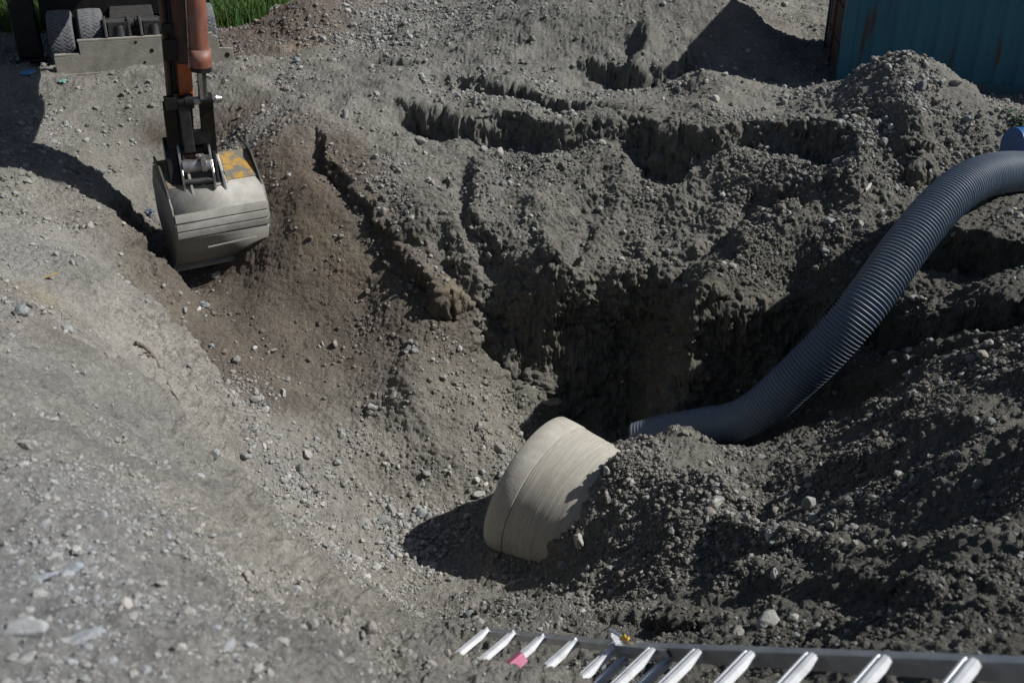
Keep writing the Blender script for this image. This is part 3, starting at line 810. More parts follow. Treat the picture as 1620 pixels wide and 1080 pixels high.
for X_ in (.08, CL - .08):
    for Y_ in (.08, CW - .08):
        m_ = MB(); m_.box((X_, Y_, CH / 2), (.16, .16, CH)); m_.build("corner_post", teal, cont, .01)
m_ = MB(); m_.box((CL / 2, CW / 2, CH - .03), (CL - .17, CW - .19, .05)); m_.build("roof", teal, cont)
m_ = MB(); m_.box((CL / 2, CW / 2, .10), (CL - .17, CW - .19, .05)); m_.build("floor_panel", rust, cont)
for Y_ in (.68, 1.76):   # rusty double doors on the left end
    d_ = MB(); d_.box((.05, Y_, CH / 2), (.06, 1.04, CH - .34))
    for z_ in (.5, 1.0, 1.5, 2.0): d_.box((.005, Y_, z_), (.03, .98, .12))
    do = d_.build("door", rust, cont, .004)
    b_ = MB(); b_.tube([(-.05, Y_ + .2, .2), (-.05, Y_ + .2, 2.4)], .018, 10); b_.build("lock_rod", rust, do)
m_ = MB(); m_.box((CL - .05, CW / 2, CH / 2), (.06, CW - .36, CH - .34)); m_.build("end_panel", teal_r, cont)

# ------------------------------------------------------------------ aluminium ladder
alu = mat("aluminium", (.62, .64, .67), (.48, .50, .53), rough=.38, metal=.85, scale=14, bump=.0006, bscale=120)
alu_d = mat("aluminium_dull", (.44, .45, .47), (.33, .34, .36), rough=.5, metal=.6, scale=9)
alu_b = mat("aluminium_bright", (.70, .715, .73), (.52, .53, .54), rough=.5, metal=.3, scale=14)
pink = mat("pink_tape", (.48, .12, .22), (.45, .2, .27), rough=.5)
yel = mat("yellow_cord", (.75, .45, .03), rough=.6)
SCL = 1.07
lf = Vector((-.13, 3.90, -3.66)); lr = Vector((.1290, -.1995, .1800)); ld = lr.normalized()
lw = Vector((-.725, -.649, -.199)).normalized(); lw = (lw - ld * lw.dot(ld)).normalized()
ln = ld.cross(lw); 
if ln.z < 0: ln = -ln
LM = Matrix((ld, lw, ln)).transposed().to_4x4(); LM.translation = lf
ladder = empty("extension_ladder", (0, 0, 0)); ladder.matrix_world = LM
tag(ladder, "aluminium extension ladder lying down the bank at the bottom edge, one rung marked pink", "ladder")
sp = lr.length; WID = .40
def zl(x): return -.052 * min(1, max(0, x / (4 * sp)))
def zu(x): return -.034 * (1 - min(1, max(0, (x / sp - 4) / 6)))
def rail(x0, x1, y, h, zc, name):
    b = MB()
    s = 1 if y > WID / 2 else -1
    # C channel opening outward
    b.box(((x0 + x1) / 2, y, zc), (x1 - x0, .006, h)); 
    b.box(((x0 + x1) / 2, y + s * .0145, zc + h / 2 - .003), (x1 - x0, .023, .006)); b.box(((x0 + x1) / 2, y + s * .0145, zc - h / 2 + .003), (x1 - x0, .023, .006))
    zf = zl if h < .05 else zu
    b.v = [(q[0], q[1], q[2] + zf(q[0])) for q in b.v]
    return b.build(name, alu_d if h > .05 else alu, ladder, .001)
for y in (0, WID):
    rail(-.03, 5.3 * sp, y, .04, -.02, "lower_rail")
    rail(3.85 * sp, 14.5 * sp, y + (.012 if y else -.012), .064, -.052, "upper_rail")
def rung(x, z, m, w=.032, hh=.03, y0=.0, y1=WID, name="rung"):
    # D shaped with two grooves
    pf = [(-w / 2, -hh / 2), (w / 2, -hh / 2), (w / 2, hh * .25), (w * .3, hh / 2), (w * .12, hh / 2), (w * .08, hh * .38), (-w * .08, hh * .38), (-w * .12, hh / 2), (-w * .3, hh / 2), (-w / 2, hh * .25)]
    b = MB(); b.prism([(x + a, z + c) for a, c in pf], y0 + .004, y1 - .004, 'y')
    return b.build(name, m, ladder)
for k in range(0, 6):
    rung(k * sp + (.0 if k < 4 else .05), (.002 if k < 4 else -.05) + zl(k * sp), alu_b if k < 4 else alu, w=.05)
    if k < 5:
        b = MB(); b.box((k * sp, -.002, .004 + zl(k * sp)), (.03, .014, .03)); b.build("rung_bracket", alu, ladder, .004)
b = MB(); b.prism([(2 * sp - .0265, -.056), (2 * sp + .0265, -.056), (2 * sp + .0265, -.0065), (2 * sp - .0265, -.0065)], .13, .33, 'y'); b.build("pink_mark", pink, ladder)
for k in range(4, 15):
    rung(k * sp, -.026 + zu(k * sp), alu_b, w=.052)
b = MB(); b.box((4 * sp, -.03, -.05), (.012, .03, .09)); b.box((4 * sp + .03, -.03, -.005), (.07, .012, .012), Matrix.Rotation(.5, 3, 'Y')); b.build("rung_hook", alu, ladder, .002)
b = MB(); b.tube([(4 * sp + .04, -.03, -.035), (4 * sp + .07, -.04, -.025), (4 * sp + .095, -.03, -.04), (4 * sp + .06, -.02, -.03), (4 * sp + .11, -.03, -.03)], .005, 8); b.build("tie_cord", yel, ladder)

# ------------------------------------------------------------------ wheeled excavator
dark = mat("grimy_dark_steel", (.010, .011, .012), (.03, .03, .029), rough=.55, scale=6, dust=(.12, .115, .105), dust_amt=.28, lo=.4, hi=.75)
black = mat("black_grease_steel", (.004, .004, .004), (.014, .012, .011), rough=.5, spec=.3, scale=9)
orange = mat("worn_orange_paint", (.28, .085, .045), (.12, .05, .035), rough=.55, scale=4, stretch=(5, 5, 1), dust=(.15, .12, .10), dust_amt=.55, lo=.3, hi=.65, bump=.001)
orange_g = mat("greasy_orange_paint", (.13, .045, .027), (.03, .018, .014), rough=.5, scale=4, stretch=(6, 6, 1), lo=.35, hi=.65, dust=(.13, .10, .085), dust_amt=.25)
orange_b = mat("orange_paint", (.48, .11, .02), (.30, .07, .02), rough=.5, scale=7, lo=.4, hi=.7)
rubber = mat("dusty_rubber", (.095, .10, .11), (.055, .058, .063), rough=.9, scale=7, bump=.002, dust=(.17, .17, .17), dust_amt=.5)
chrome = mat("rod_chrome", (.35, .36, .37), (.22, .22, .22), rough=.22, metal=.95, scale=10)
mud = mat("muddy_steel", (.25, .235, .195), (.16, .15, .125), rough=.8, scale=4, bump=.003, bscale=30, dust=(.27, .265, .235), dust_amt=.5)
bsteel = mat("bucket_steel", (.34, .335, .305), (.19, .18, .15), rough=.65, metal=.1, scale=3.5, bump=.002, bscale=25, lo=.35, hi=.7)
bside = mat("bucket_mud", (.25, .245, .215), (.19, .185, .16), rough=.75, scale=4, bump=.002)
yelp = mat("worn_yellow_paint", (.34, .20, .03), (.13, .12, .10), rough=.55, scale=9, lo=.45, hi=.55, bump=.002)
silver = mat("worn_bare_steel", (.42, .41, .40), (.2, .19, .185), rough=.35, metal=.8, scale=12)
glass = mat("cab_glass", (.02, .025, .03), rough=.08)

EXR = math.radians(19.9)
ex = empty("wheeled_excavator", (-5.33, 14.78, -3.20), (0, 0, EXR))
tag(ex, "orange wheeled excavator with dozer blade reaching its bucket down over the pit", "excavator")
# dozer blade: stepped outline
bl = MB()
outl = [(-1.22, .13), (1.24, .13), (1.24, .36), (1.05, .38), (1.05, .53), (.98, .57), (-.87, .57), (-.87, .40), (-1.22, .38)]
bl.prism(outl, -.03, .03, 'y')
bl.box((.05, .02, .585), (1.86, .10, .03)); bl.box((-1.05, .02, .405), (.33, .10, .03)); bl.box((0, .0, .12), (2.46, .10, .05))
bl.build("dozer_blade", mud, ex, .006)
for (bx, bz, rr_) in ((.1, .40, .028), (1.15, .27, .035), (.87, .47, .022), (-.1, .53, .02), (-.02, .24, .018)):
    h_ = MB(); h_.tube([(bx, -.035, bz), (bx, -.028, bz)], rr_, 16); h_.build("blade_hole", black, ex)
# tyres
def tyre_mesh():
    R, Wd = .45, .35
    prof = []
    nA = 34
    for i in range(nA + 1):
        t = -1 + 2 * i / nA
        prof.append(t)
    V = []; F = []; seg = 520
    per = 2 * math.pi / 46
    rows = []
    # cross positions: sidewall, shoulder, tread, shoulder, sidewall
    cs = [(-.86, .60), (-.98, .72), (-1.0, .84), (-.97, .93), (-.91, .975)] + [(t, 1.0) for t in np.linspace(-.86, .86, 40)] + [(.91, .975), (.97, .93), (1.0, .84), (.98, .72), (.86, .60)]
    for k in range(seg):
        a = 2 * math.pi * k / seg
        for (t, q) in cs:
            rr_ = R * q
            if q >= .93:
                crown = -.012 * t * t
                s = 1 if t > 0 else -1
                wave = .055 * math.sin(t * 9.0 + .5) + (.5 * per if s > 0 else 0)
                ph = ((a + wave) % per) / per
                g = max(0, 1 - abs(ph - .5) / .085)
                m1 = 1 if abs(abs(t) - .53) < .40 or q < 1 else 0
                rr_ += crown - .016 * min(1, g * 1.6) * m1
            V.append((t * Wd / 2, math.cos(a) * rr_, math.sin(a) * rr_))
    n = len(cs)
    for k in range(seg):
        for i in range(n - 1):
            F.append((k * n + i, k * n + i + 1, ((k + 1) % seg) * n + i + 1, ((k + 1) % seg) * n + i))
    me = np_mesh("tyre", np.array(V), np.array(F)[:, ::-1], True); me.materials.append(rubber)
    return me
tm = tyre_mesh()
rimm = MB()
V, F_ = lathe_x([(-.12, .05), (-.12, .14), (-.02, .18), (-.02, .22), (-.14, .265), (.14, .265), (.02, .22), (.02, .18), (.12, .14), (.12, .05)], 40)
rimm.add(V, F_, True)
rim0 = None
cxm = -.10
for k, (wx, wy) in enumerate([(s * .80 + cxm + o, y) for y in (.91, 3.5) for s in (-1, 1) for o in (-.21, .21)]):
    w_ = empty("wheel", (wx, wy, .44)); w_.parent = ex
    w_.rotation_euler = (random.uniform(0, 1), 0, 0)
    t_ = bpy.data.objects.new("tyre", tm); COL.objects.link(t_); t_.parent = w_
    if rim0 is None:
        rim0 = rimm.build("rim", dark, w_)
    else:
        r_ = rim0.copy(); COL.objects.link(r_); r_.parent = w_
# undercarriage
u_ = MB(); u_.box((cxm, 2.2, .62), (.62, 4.0, .42)); u_.box((cxm, .55, .55), (.66, .5, .35)); u_.build("chassis", dark, ex, .02)
u_ = MB(); u_.box((cxm, .30, .58), (.72, .03, .50)); u_.build("front_plate", dark, ex, .005)
for y in (.91, 3.5):
    u_ = MB(); u_.tube([(cxm - 1.2, y, .44), (cxm + 1.2, y, .44)], .11, 16); u_.build("axle", dark, ex)
for bx in (-.30, .18):
    a_ = MB(); a_.prism([(.03, .2), (.03, .45), (-.0, .62), (.1, .84), (.34, .86), (.46, .6), (.46, .2)], bx - .20, bx - .16)
    a_.prism([(.03, .2), (.03, .5), (.1, .84), (.34, .86), (.46, .6), (.46, .2)], bx + .12, bx + .16)
    a_.box((bx, .2, .70), (.3, .22, .2)); a_.tube([(bx - .24, .2, .76), (bx + .22, .2, .76)], .07, 16)
    a_.build("blade_bracket", dark, ex, .01)
    a_ = MB(); a_.tube([(bx, .14, .74), (bx + .02, .06, .26)], [.075, .075], 16); a_.tube([(bx - .01, .1, .5), (bx - .01, .1, .56)], .1, 16); a_.build("blade_cylinder", dark, ex)
for sx in (-1.62,):
    # stabiliser legs beside the wheels
    a_ = MB(); a_.box((sx, 1.25, .85), (.34, .34, 1.3)); a_.box((sx, 1.25, .16), (.44, .44, .06)); a_.build("stabiliser_leg", black, ex, .02)
# fenders / deck above wheels and house
a_ = MB(); a_.box((cxm - .05, 3.05, .98), (2.5, 3.2, .6)); a_.build("house_underside", black, ex, .01)
AXD = math.radians(1.3)
a_ = MB(); a_.tube([(cxm, 2.3, .85), (cxm, 2.3, 1.05)], .6, 32); a_.build("slew_ring", black, ex)
a_ = MB(); a_.box((cxm, 3.05, 1.42), (2.45, 3.3, .28)); a_.box((cxm + .35, 3.7, 2.03), (1.75, 1.9, 0.94)); a_.build("house_body", orange, ex, .04)
cabp = MB(); cabp.prism([(1.2, 1.35), (1.0, 1.9), (1.2, 2.95), (2.7, 2.95), (2.7, 1.35)], cxm - 1.2, cxm - .25); cabp.build("cab", orange, ex, .03)
cw = MB(); cw.prism([(1.25, 1.75), (1.15, 2.0), (1.3, 2.8), (2.5, 2.8), (2.5, 1.75)], cxm - 1.215, cxm - .235); cw.build("cab_window", glass, ex)

# working arm in its own frame at the stick's lower pin, converted to excavator space
A0 = Vector((-3.66, 10.96, -3.24)); AR = math.radians(21.5)
arm_w = Matrix.Translation(A0) @ Matrix.Rotation(AR, 4, 'Z')
ex_w = Matrix.Translation(Vector((-5.33, 14.78, -3.20))) @ Matrix.Rotation(EXR, 4, 'Z')
ARM = ex_w.inverted() @ arm_w
ARM_S = ARM @ Matrix.Translation((.05, 0, 0)) @ Matrix.Rotation(math.radians(4), 4, 'Y')
def armb(b, name, m, bevel=0, parent=None):
    o = b.build(name, m, parent or ex, bevel)
    if parent is None: o.matrix_local = ARM_S if name in ('stick', 'hydraulic_line', 'valve_block', 'bucket_cylinder', 'cylinder_gland', 'gland_ring', 'cylinder_rod') else ARM
    return o
# boom (out of frame above, casts the big shadow)
b = MB(); b.prism([(-.35, 1.80), (-.35, 2.10), (1.4, 2.5), (3.2, 2.6), (5.2, 2.6), (5.2, 2.1), (3.2, 1.78), (2.2, 1.56), (1.2, 1.59), (.3, 1.70)], -.33, .05); armb(b, "boom", orange, .02)
b = MB(); b.tube([(-.15, .9, 2.62), (-.15, -.5, 2.35)], .09, 20); armb(b, "stick_cylinder", orange)
# stick
b = MB(); b.prism([(.13, .02), (-.10, -.02), (-.14, .5), (-.16, 1.1), (-.2, 2.2), (.6, 2.35), (.66, 1.7), (.5, .8), (.3, .25)], -.19, .03); stick = armb(b, "stick", orange_g, .012)
b = MB(); b.prism([(-.02, .62), (-.02, 1.05), (.1, 1.05), (.1, .62)], -.10, .045)
o_ = b.build("clean_web", orange_b, ex, .004); o_.matrix_local = ARM_S @ Matrix.Translation((0, -.16, 0))
for xx_, rr_ in ((-.215, .02), (-.178, .015), (-.14, .018)):
    b = MB(); b.tube([(xx_, -.19, .72), (xx_, -.2, 1.2), (xx_ - .005, -.24, 2.2)], rr_, 12); armb(b, "hydraulic_line", orange_g if rr_ > .018 else black)
b = MB(); b.tube([(.035, -.29, 2.2), (.03, -.27, 1.5), (.02, -.23, 1.02)], .012, 8); armb(b, "hydraulic_line", silver)
b = MB(); b.box((-.16, -.19, 1.20), (.15, .1, .22)); b.box((-.17, -.2, 1.42), (.13, .09, .10)); armb(b, "valve_block", black, .01)
# bucket cylinder
cy = MB(); cy.tube([(.125, -.33, 2.4), (.13, -.30, 1.16)], .098, 28); cyl = armb(cy, "bucket_cylinder", orange)
cy = MB(); cy.tube([(.132, -.30, 1.24), (.132, -.298, 1.23), (.133, -.297, 1.10), (.134, -.296, 1.0)], [.105, .118, .118, .10], 28); c_ = armb(cy, "cylinder_gland", orange)
cy = MB(); cy.tube([(.134, -.296, 1.06), (.135, -.294, .995)], .108, 28); armb(cy, "gland_ring", black)
cy = MB(); cy.tube([(.135, -.294, 1.0), (.135, -.27, .70)], .05, 20); armb(cy, "cylinder_rod", chrome)
# cross pin and eye
cy = MB(); cy.tube([(-.16, -.24, .665), (.36, -.24, .665)], .045, 20); cy.tube([(.37, -.24, .665), (.43, -.24, .665)], [.055, .03], 16); armb(cy, "linkage_pin", silver)
cy = MB(); cy.tube([(.04, -.24, .665), (.13, -.24, .665)], .078, 24); cy.tube([(.20, -.24, .665), (.33, -.24, .665)], .075, 24); cy.box((-.04, -.25, .69), (.05, .1, .15)); cy.box((-.11, -.24, .665), (.12, .14, .13)); cy.tube([(-.04, -.24, .665), (.04, -.24, .665)], .07, 20); armb(cy, "linkage_boss", black, .004)
b = MB(); b.bar((-.12, -.24, .68), (-.13, -.10, .06), .06, .14, (1, 0, 0)); armb(b, "link_arm", black, .01)
b = MB(); b.bar((.26, -.24, .68), (.24, -.12, .04), .06, .15, (1, 0, 0)); armb(b, "link_arm", black, .01)
b = MB(); b.bar((.02, -.24, .66), (.02, -.16, .1), .12, .12, (1, 0, 0)); armb(b, "tipping_link", dark, .012)
b = MB(); b.box((.13, -.16, .25), (.26, .08, .16)); armb(b, "link_web", black, .01)
# coupler
for sx, lean in ((-.10, -1), (.23, 1)):
    b = MB(); b.prism([(.2, .22), (-.02, .30), (-.18, .17), (-.24, .0), (-.33, -.12), (-.34, -.30), (-.22, -.34), (.16, -.28), (.26, .0)], sx - .0125, sx + .0125); armb(b, "coupler_plate", silver if lean < 0 else silver, .004)
    b = MB(); b.prism([(.22, .18), (.0, .24), (-.14, .12), (-.2, -.05), (-.28, -.25), (.16, -.26), (.24, .0)], sx + lean * .028, sx + lean * .065) if lean > 0 else b.prism([(.22, .18), (.0, .24), (-.14, .12), (-.2, -.05), (-.28, -.25), (.16, -.26), (.24, .0)], sx - .14, sx - .02); armb(b, "coupler_cheek", black, .01)
b = MB(); b.tube([(-.20, -.10, .10), (.29, -.10, .10)], .055, 20); armb(b, "coupler_pin", black)
b = MB(); b.tube([(-.085, -.22, -.06), (.215, -.22, -.06)], .075, 24); armb(b, "coupler_cylinder", silver)
b = MB(); b.box((.14, -.27, -.03), (.06, .1, .15)); armb(b, "coupler_lock", silver, .01)
b = MB(); b.tube([(-.085, -.30, -.21), (.215, -.30, -.21)], .035, 16); b.box((.065, -.2, -.24), (.29, .16, .05)); armb(b, "coupler_crossbar", dark)
# bucket: profile in (y, z)
bk = empty("bucket", (0, 0, 0)); bk.parent = ex
bk.matrix_local = ARM @ Matrix.Rotation(math.radians(9), 4, 'Z')
X_L, X_R = -.33, .70
prof = [(.12, -.12), (-.02, -.155), (-.20, -.22), (-.34, -.32), (-.42, -.43), (-.465, -.56), (-.475, -.70), (-.44, -.84), (-.36, -.99), (-.24, -1.12), (-.10, -1.23)]
def shell(prof, x0, x1, th, sub=4):
    V = []; F = []
    n = len(prof)
    pts_ = []
    for i in range(n):
        a = Vector(prof[max(i - 1, 0)]); c = Vector(prof[min(i + 1, n - 1)]); t = (c - a).normalized(); nn = Vector((-t.y, t.x))
        pts_.append((Vector(prof[i]), Vector(prof[i]) + nn * -th))
    for x_ in (x0, x1):
        for p, q in pts_: V += [(x_, p.x, p.y), (x_, q.x, q.y)]
    o = 2 * n
    for i in range(n - 1):
        F += [(2 * i, 2 * i + 2, o + 2 * i + 2, o + 2 * i), (2 * i + 1, o + 2 * i + 1, o + 2 * i + 3, 2 * i + 3)]
        F += [(2 * i, 2 * i + 1, 2 * i + 3, 2 * i + 2), (o + 2 * i, o + 2 * i + 2, o + 2 * i + 3, o + 2 * i + 1)]
    F += [(0, o, o + 1, 1), (2 * n - 2, 2 * n - 1, o + 2 * n - 1, o + 2 * n - 2)]
    return V, F
def fine(prof, k=5):
    P = [Vector((0, a, b)) for a, b in prof]; out = []
    Q = [P[0] * 2 - P[1]] + P + [P[-1] * 2 - P[-2]]
    for i in range(1, len(Q) - 2):
        for j in range(k):
            t = j / k
            v = .5 * ((2 * Q[i]) + (-Q[i - 1] + Q[i + 1]) * t + (2 * Q[i - 1] - 5 * Q[i] + 4 * Q[i + 1] - Q[i + 2]) * t * t + (-Q[i - 1] + 3 * Q[i] - 3 * Q[i + 1] + Q[i + 2]) * t ** 3)
            out.append((v.y, v.z))
    out.append(prof[-1]); return out
b = MB(); V, F_ = shell(fine(prof), X_L, X_R, -.02); b.add(V, F_, True); b.build("back_plate", bsteel, bk)
def seg_of(prof, z0, z1, off):
    out = []
    for a, c in fine(prof, 12):
        if z1 <= c <= z0: out.append((a - off, c))
    return out
for (z0, z1) in ((-.50, -.60), (-.615, -.69), (-.705, -.79)):
    b = MB(); V, F_ = shell(seg_of(prof, z0, z1, .012), X_L - .005, X_R + .005, -.012); b.add(V, F_, False); b.build("wear_strip", bsteel, bk)
b = MB(); V, F_ = shell(seg_of(prof, -.80, -1.235, .006), X_L - .004, X_R + .004, -.016); b.add(V, F_, True); b.build("lower_skin", bside, bk)
b = MB(); b.bar((-.02, -.435, -.945), (.55, -.435, -.925), .012, .014); b.build("weld_bead", bsteel, bk)
sidep = prof + [(.20, -1.10), (.42, -.72), (.42, -.35), (.25, -.12)]
for sx in (X_L - .02, X_R + .0):
    b = MB(); b.prism(sidep, sx - .002, sx + .022); b.build("side_plate", bside, bk, .003)
b = MB(); b.box((.185, -.06, -1.235), (1.08, .18, .03), Matrix.Rotation(.5, 3, 'X')); b.build("cutting_edge", bside, bk, .004)
# yellow top panels with raised outer fins
for (x0, x1) in ((-.32, -.085), (.34, .69)):
    b = MB(); b.add([(x0, .10, -.03), (x1, .10, -.03), (x1, -.27, -.25), (x0, -.27, -.25), (x0, .10, -.06), (x1, .10, -.06), (x1, -.27, -.28), (x0, -.27, -.28)],
                    [(0, 3, 2, 1), (4, 5, 6, 7), (0, 1, 5, 4), (3, 7, 6, 2), (0, 4, 7, 3), (1, 2, 6, 5)]); b.build("top_panel", yelp, bk, .004)
for sx in (X_L - .012, X_R + .004):
    b = MB(); b.prism([(.12, .02), (-.06, -.02), (-.30, -.24), (-.36, -.34), (-.3, -.36), (.12, -.2)], sx - .012, sx + .008); b.build("top_fin", dark, bk, .002)
for sx in (-.075, .29):
    b = MB(); b.prism([(.16, .06), (.02, .12), (-.16, .02), (-.28, -.14), (-.36, -.34), (.1, -.22)], sx - .014, sx + .014); b.build("hinge_ear", mud if sx < 0 else silver, bk, .004)
b = MB(); b.add(*[(lambda V: V)(x) for x in lathe_x([(-.012, .001), (-.012, .045), (.01, .058), (.016, .04)], 20)], True)
hole = b.build("drain_hole", black, bk); hole.matrix_local = Matrix.Translation((.13, -.295, -.262)) @ Matrix.Rotation(math.radians(90 + 42), 4, 'X') @ Matrix.Rotation(math.radians(90), 4, 'Y')
# lump of mud stuck on the bucket's shoulder
V, Fc = rock_proto(4, 61, ang=.5, flat=1); me = np_mesh("mud_cake", V * np.array([.15, .085, .035]) + np.array([0, 0, 0]), Fc); mo = link_mesh("mud_cake", me, bk, bside); mo.location = (.15, -.265, -.262); mo.rotation_euler = (math.radians(40), 0, 0)

# ------------------------------------------------------------------ small things lying about
branch_m = mat("dead_bark", (.09, .075, .06), (.16, .14, .12), rough=.9, scale=30)
bp_ = []
TW = [(216,553),(233,563),(244,574),(252,589),(259,603),(267,618),(274,632),(286,647)]
for k in range(36):
    f_ = k / 35 * 6.999; i_ = int(f_); f_ -= i_
    a, b_ = TW[i_][0] * (1 - f_) + TW[i_ + 1][0] * f_, TW[i_][1] * (1 - f_) + TW[i_ + 1][1] * f_
    p = on_ground(a, b_ - 2); bp_.append(Vector((p[0], p[1], p[2] + .05)))
bp_ = [bp_[0]] + [(bp_[i - 1] + bp_[i] + bp_[i + 1]) / 3 + Vector((0, 0, .008)) for i in range(1, 35)] + [bp_[35]]
m_ = MB(); m_.tube([p - bp_[0] for p in bp_], [.012 * (1 - (k / 38) ** 2) + .004 for k in range(36)], 10)
s1 = Vector(on_ground(220, 566)) + Vector((0, 0, .02)) - bp_[0]; m_.tube([bp_[10] - bp_[0], (bp_[10] - bp_[0]) * .5 + s1 * .5 + Vector((0, 0, .01)), s1], [.007, .006, .003], 8)
br = m_.build("branch", branch_m); br.location = bp_[0]
tag(br, "thin dark forked twig lying on the pale left bank", "twig")
p = on_ground(45, 118); m_ = MB(); V, F_ = lathe_x([(0, .001), (.0, .095), (.012, .10), (.03, .098), (.03, .09), (.012, .088), (.012, .001)], 40)
m_.add([(v[2], v[1], v[0]) for v in V], [f[::-1] for f in F_], True); o_ = m_.build("bottle_cap", mat("blue_lid", (.06, .22, .42), rough=.4)); o_.location = (p[0], p[1], p[2] + .005); o_.rotation_euler = (.08, -.05, 0)
tag(o_, "round blue plastic lid lying on the shaded ground left of the front wheels", "lid")
def crumple(name, px, py, size, m, label, cat, seed, flat=.5):
    p = on_ground(px, py); V, Fc = ico(3)
    q = V * 1.7 + seed
    V = V * (1 + .55 * vnoise(q[:, 0], q[:, 1], q[:, 2], seed) + .3 * vnoise(q[:, 0] * 3, q[:, 1] * 3, q[:, 2] * 3, seed + 1))[:, None] * np.array([1, .7, flat]) * size
    me = np_mesh(name, V, Fc, False); o = link_mesh(name, me, None, m); o.location = (p[0], p[1], p[2] + size * flat * .5); o.rotation_euler = (.2, .1, seed)
    return tag(o, label, cat)
crumple("plastic_scrap", 100, 131, .06, mat("teal_film", (.16, .34, .31), (.3, .4, .38), rough=.4), "crumpled pale green plastic scrap on the bank below the dozer blade", "litter", 3)
crumple("plastic_bottle", 238, 340, .07, mat("shadow_toned_film", (.09, .11, .15), (.14, .17, .21), rough=.35), "crushed pale blue plastic bottle left of the bucket, coloured darker for shadow", "litter", 5, .6)  # film colour darkened to stand in for shadow on the bottle
crumple("plastic_bag", 1468, 527, .055, mat("dark_film", (.07, .07, .11), (.10, .10, .16), rough=.3), "small crumpled dark blue bag on the middle bench beside the hose", "litter", 8, .7)
crumple("paper_scrap", 1461, 531, .024, mat("white_film", (.6, .6, .62), rough=.5), "tiny white scrap next to the crumpled dark blue bag", "litter", 9, .8)
def shard(px, py, L, W_, m, label, name, cat, rz, tilt):
    p = on_ground(px, py)
    b = MB(); b.prism([(-L / 2, -W_ * .2), (-L * .1, -W_ / 2), (L / 2, 0), (L * .1, W_ / 2), (-L * .42, W_ * .35)], 0, .01, 'z')
    o = b.build(name, m, None, .002); o.location = (p[0], p[1], p[2] + .03); o.rotation_euler = (tilt, -.3, rz)
    return tag(o, label, cat)
shard(1512, 374, .16, .05, mat("pale_chip", (.38, .40, .42), rough=.6), "pale pointed chip standing at the hose edge on the top bench", "stone_chip", "stone", .5, .8)
shard(1374, 301, .20, .04, mat("pale_wood", (.36, .34, .29), rough=.8), "short pale stick poking out of the dirt left of the hose", "stick", "stick", .9, .5)
shard(85, 443, .14, .03, mat("tan_leaf", (.42, .31, .15), rough=.8), "short tan splinter of wood on the left bank near the yellowish stain", "splinter", "splinter", .3, .1)

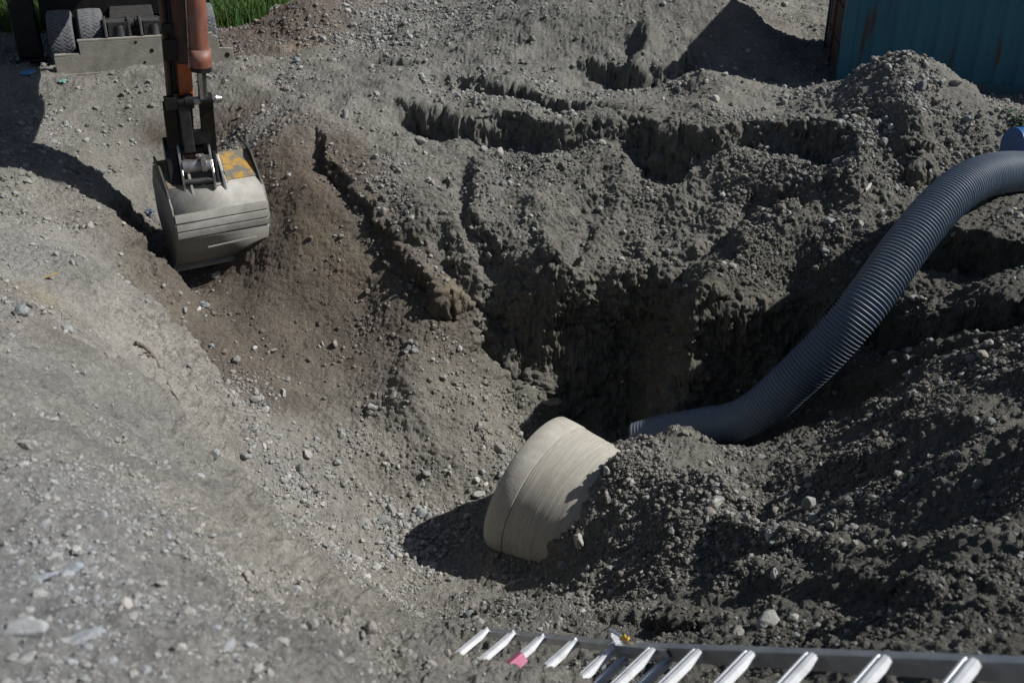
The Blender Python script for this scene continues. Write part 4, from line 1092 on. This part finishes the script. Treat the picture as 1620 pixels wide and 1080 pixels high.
# ------------------------------------------------------------------ grass and weeds
def grass_mat():
    m, nt, b = new_mat("grass_blades")
    at = node(nt, "ShaderNodeAttribute"); at.attribute_name = "soil"
    nt.links.new(at.outputs["Color"], b.inputs["Base Color"]); b.inputs["Roughness"].default_value = .6; b.inputs["Specular IOR Level"].default_value = .2
    tr = node(nt, "ShaderNodeBsdfTranslucent"); mx = node(nt, "ShaderNodeMixShader"); mx.inputs[0].default_value = .35
    nt.links.new(at.outputs["Color"], tr.inputs[0])
    nt.links.new(b.outputs[0], mx.inputs[1]); nt.links.new(tr.outputs[0], mx.inputs[2]); nt.links.new(mx.outputs[0], nt.nodes["Material Output"].inputs[0])
    return m
GM = grass_mat()
def blades(P, h0, h1, w, lean, seed, name):
    g = np.random.default_rng(seed); n = len(P)
    h = g.uniform(h0, h1, n); a = g.uniform(0, 6.283, n); l = g.uniform(.1, 1, n) * lean * h; ww = w * g.uniform(.6, 1.3, n)
    t = g.uniform(0, 6.283, n)
    D = np.stack([np.cos(a), np.sin(a), 0 * a], 1); Sd = np.stack([np.cos(t), np.sin(t), 0 * t], 1) * ww[:, None]
    Z_ = np.array([0, 0, 1.])
    b0 = P; b1 = P + D * (l * .3)[:, None] + Z_ * (h * .6)[:, None]; b2 = P + D * l[:, None] + Z_ * (h * .95)[:, None]
    V = np.stack([b0 - Sd, b0 + Sd, b1 + Sd * .8, b1 - Sd * .8, b2], 1).reshape(-1, 3)
    k = (np.arange(n) * 5)[:, None]
    F3 = np.concatenate([k + [0, 1, 2], k + [0, 2, 3], k + [3, 2, 4]], 0)
    me = np_mesh(name, V, F3, False)
    c = np.array([.065, .13, .04])[None] * g.uniform(.55, 1.6, (n, 1)) * np.stack([g.uniform(.7, 1.5, n), np.ones(n), g.uniform(.6, 1.2, n)], 1)
    set_col(me, np.repeat(c, 5, 0))
    return link_mesh(name, me, None, GM)
g = np.random.default_rng(5)
gxp = g.uniform(-16, -3.2, 60000); gyp = g.uniform(17.4, 27, 60000)
edge = 18.35 + .25 * np.sin(gxp * 2.1) + .2 * np.sin(gxp * 5.3)
hxp = -4.62 - (gyp - 18.5) * .06
ok = (gyp > edge) & (gxp < hxp + .15 * np.sin(gyp * 4))
gxp, gyp = gxp[ok], gyp[ok]
_, _, gzp, _, _, _ = surface(gxp, gyp)
go = blades(np.stack([gxp, gyp, gzp - .02], 1), .25, .6, .012, .6, 3, "grass")
tag(go, "bright green grass growing behind the excavator", kind="stuff")
# weeds at the right edge beside the container
def weed(px, py, n, H_, label, seed):
    p = on_ground(px, py); g = np.random.default_rng(seed)
    root = empty("weed", p); tag(root, label, "weed")
    lv = MB(); stm = MB()
    for k in range(n):
        a = g.uniform(0, 6.28); L = g.uniform(.5, 1) * H_
        base = Vector((g.normal() * .12, g.normal() * .12, 0)); tip = base + Vector((math.cos(a) * L * .45, math.sin(a) * L * .45, L))
        stm.tube([base, (base + tip) / 2 + Vector((0, 0, .03)), tip], [.006, .005, .002], 6)
        for j in range(9):
            t = g.uniform(.25, 1); c = base.lerp(tip, t); b2 = g.uniform(0, 6.28); l = g.uniform(.05, .11)
            d = Vector((math.cos(b2), math.sin(b2), g.uniform(-.3, .5))).normalized(); s = d.cross(Vector((0, 0, 1))).normalized() * l * .3
            lv.add([c, c + d * l * .5 + s, c + d * l, c + d * l * .5 - s], [(0, 1, 2, 3)])
    lv.build("leaves", WL, root); stm.build("stems", WL, root)
WL = mat("weed_leaf", (.02, .05, .018), (.035, .075, .025), rough=.6, scale=20)
weed(1616, 200, 9, .26, "leafy green weed by the blue pipe at the right edge", 4)
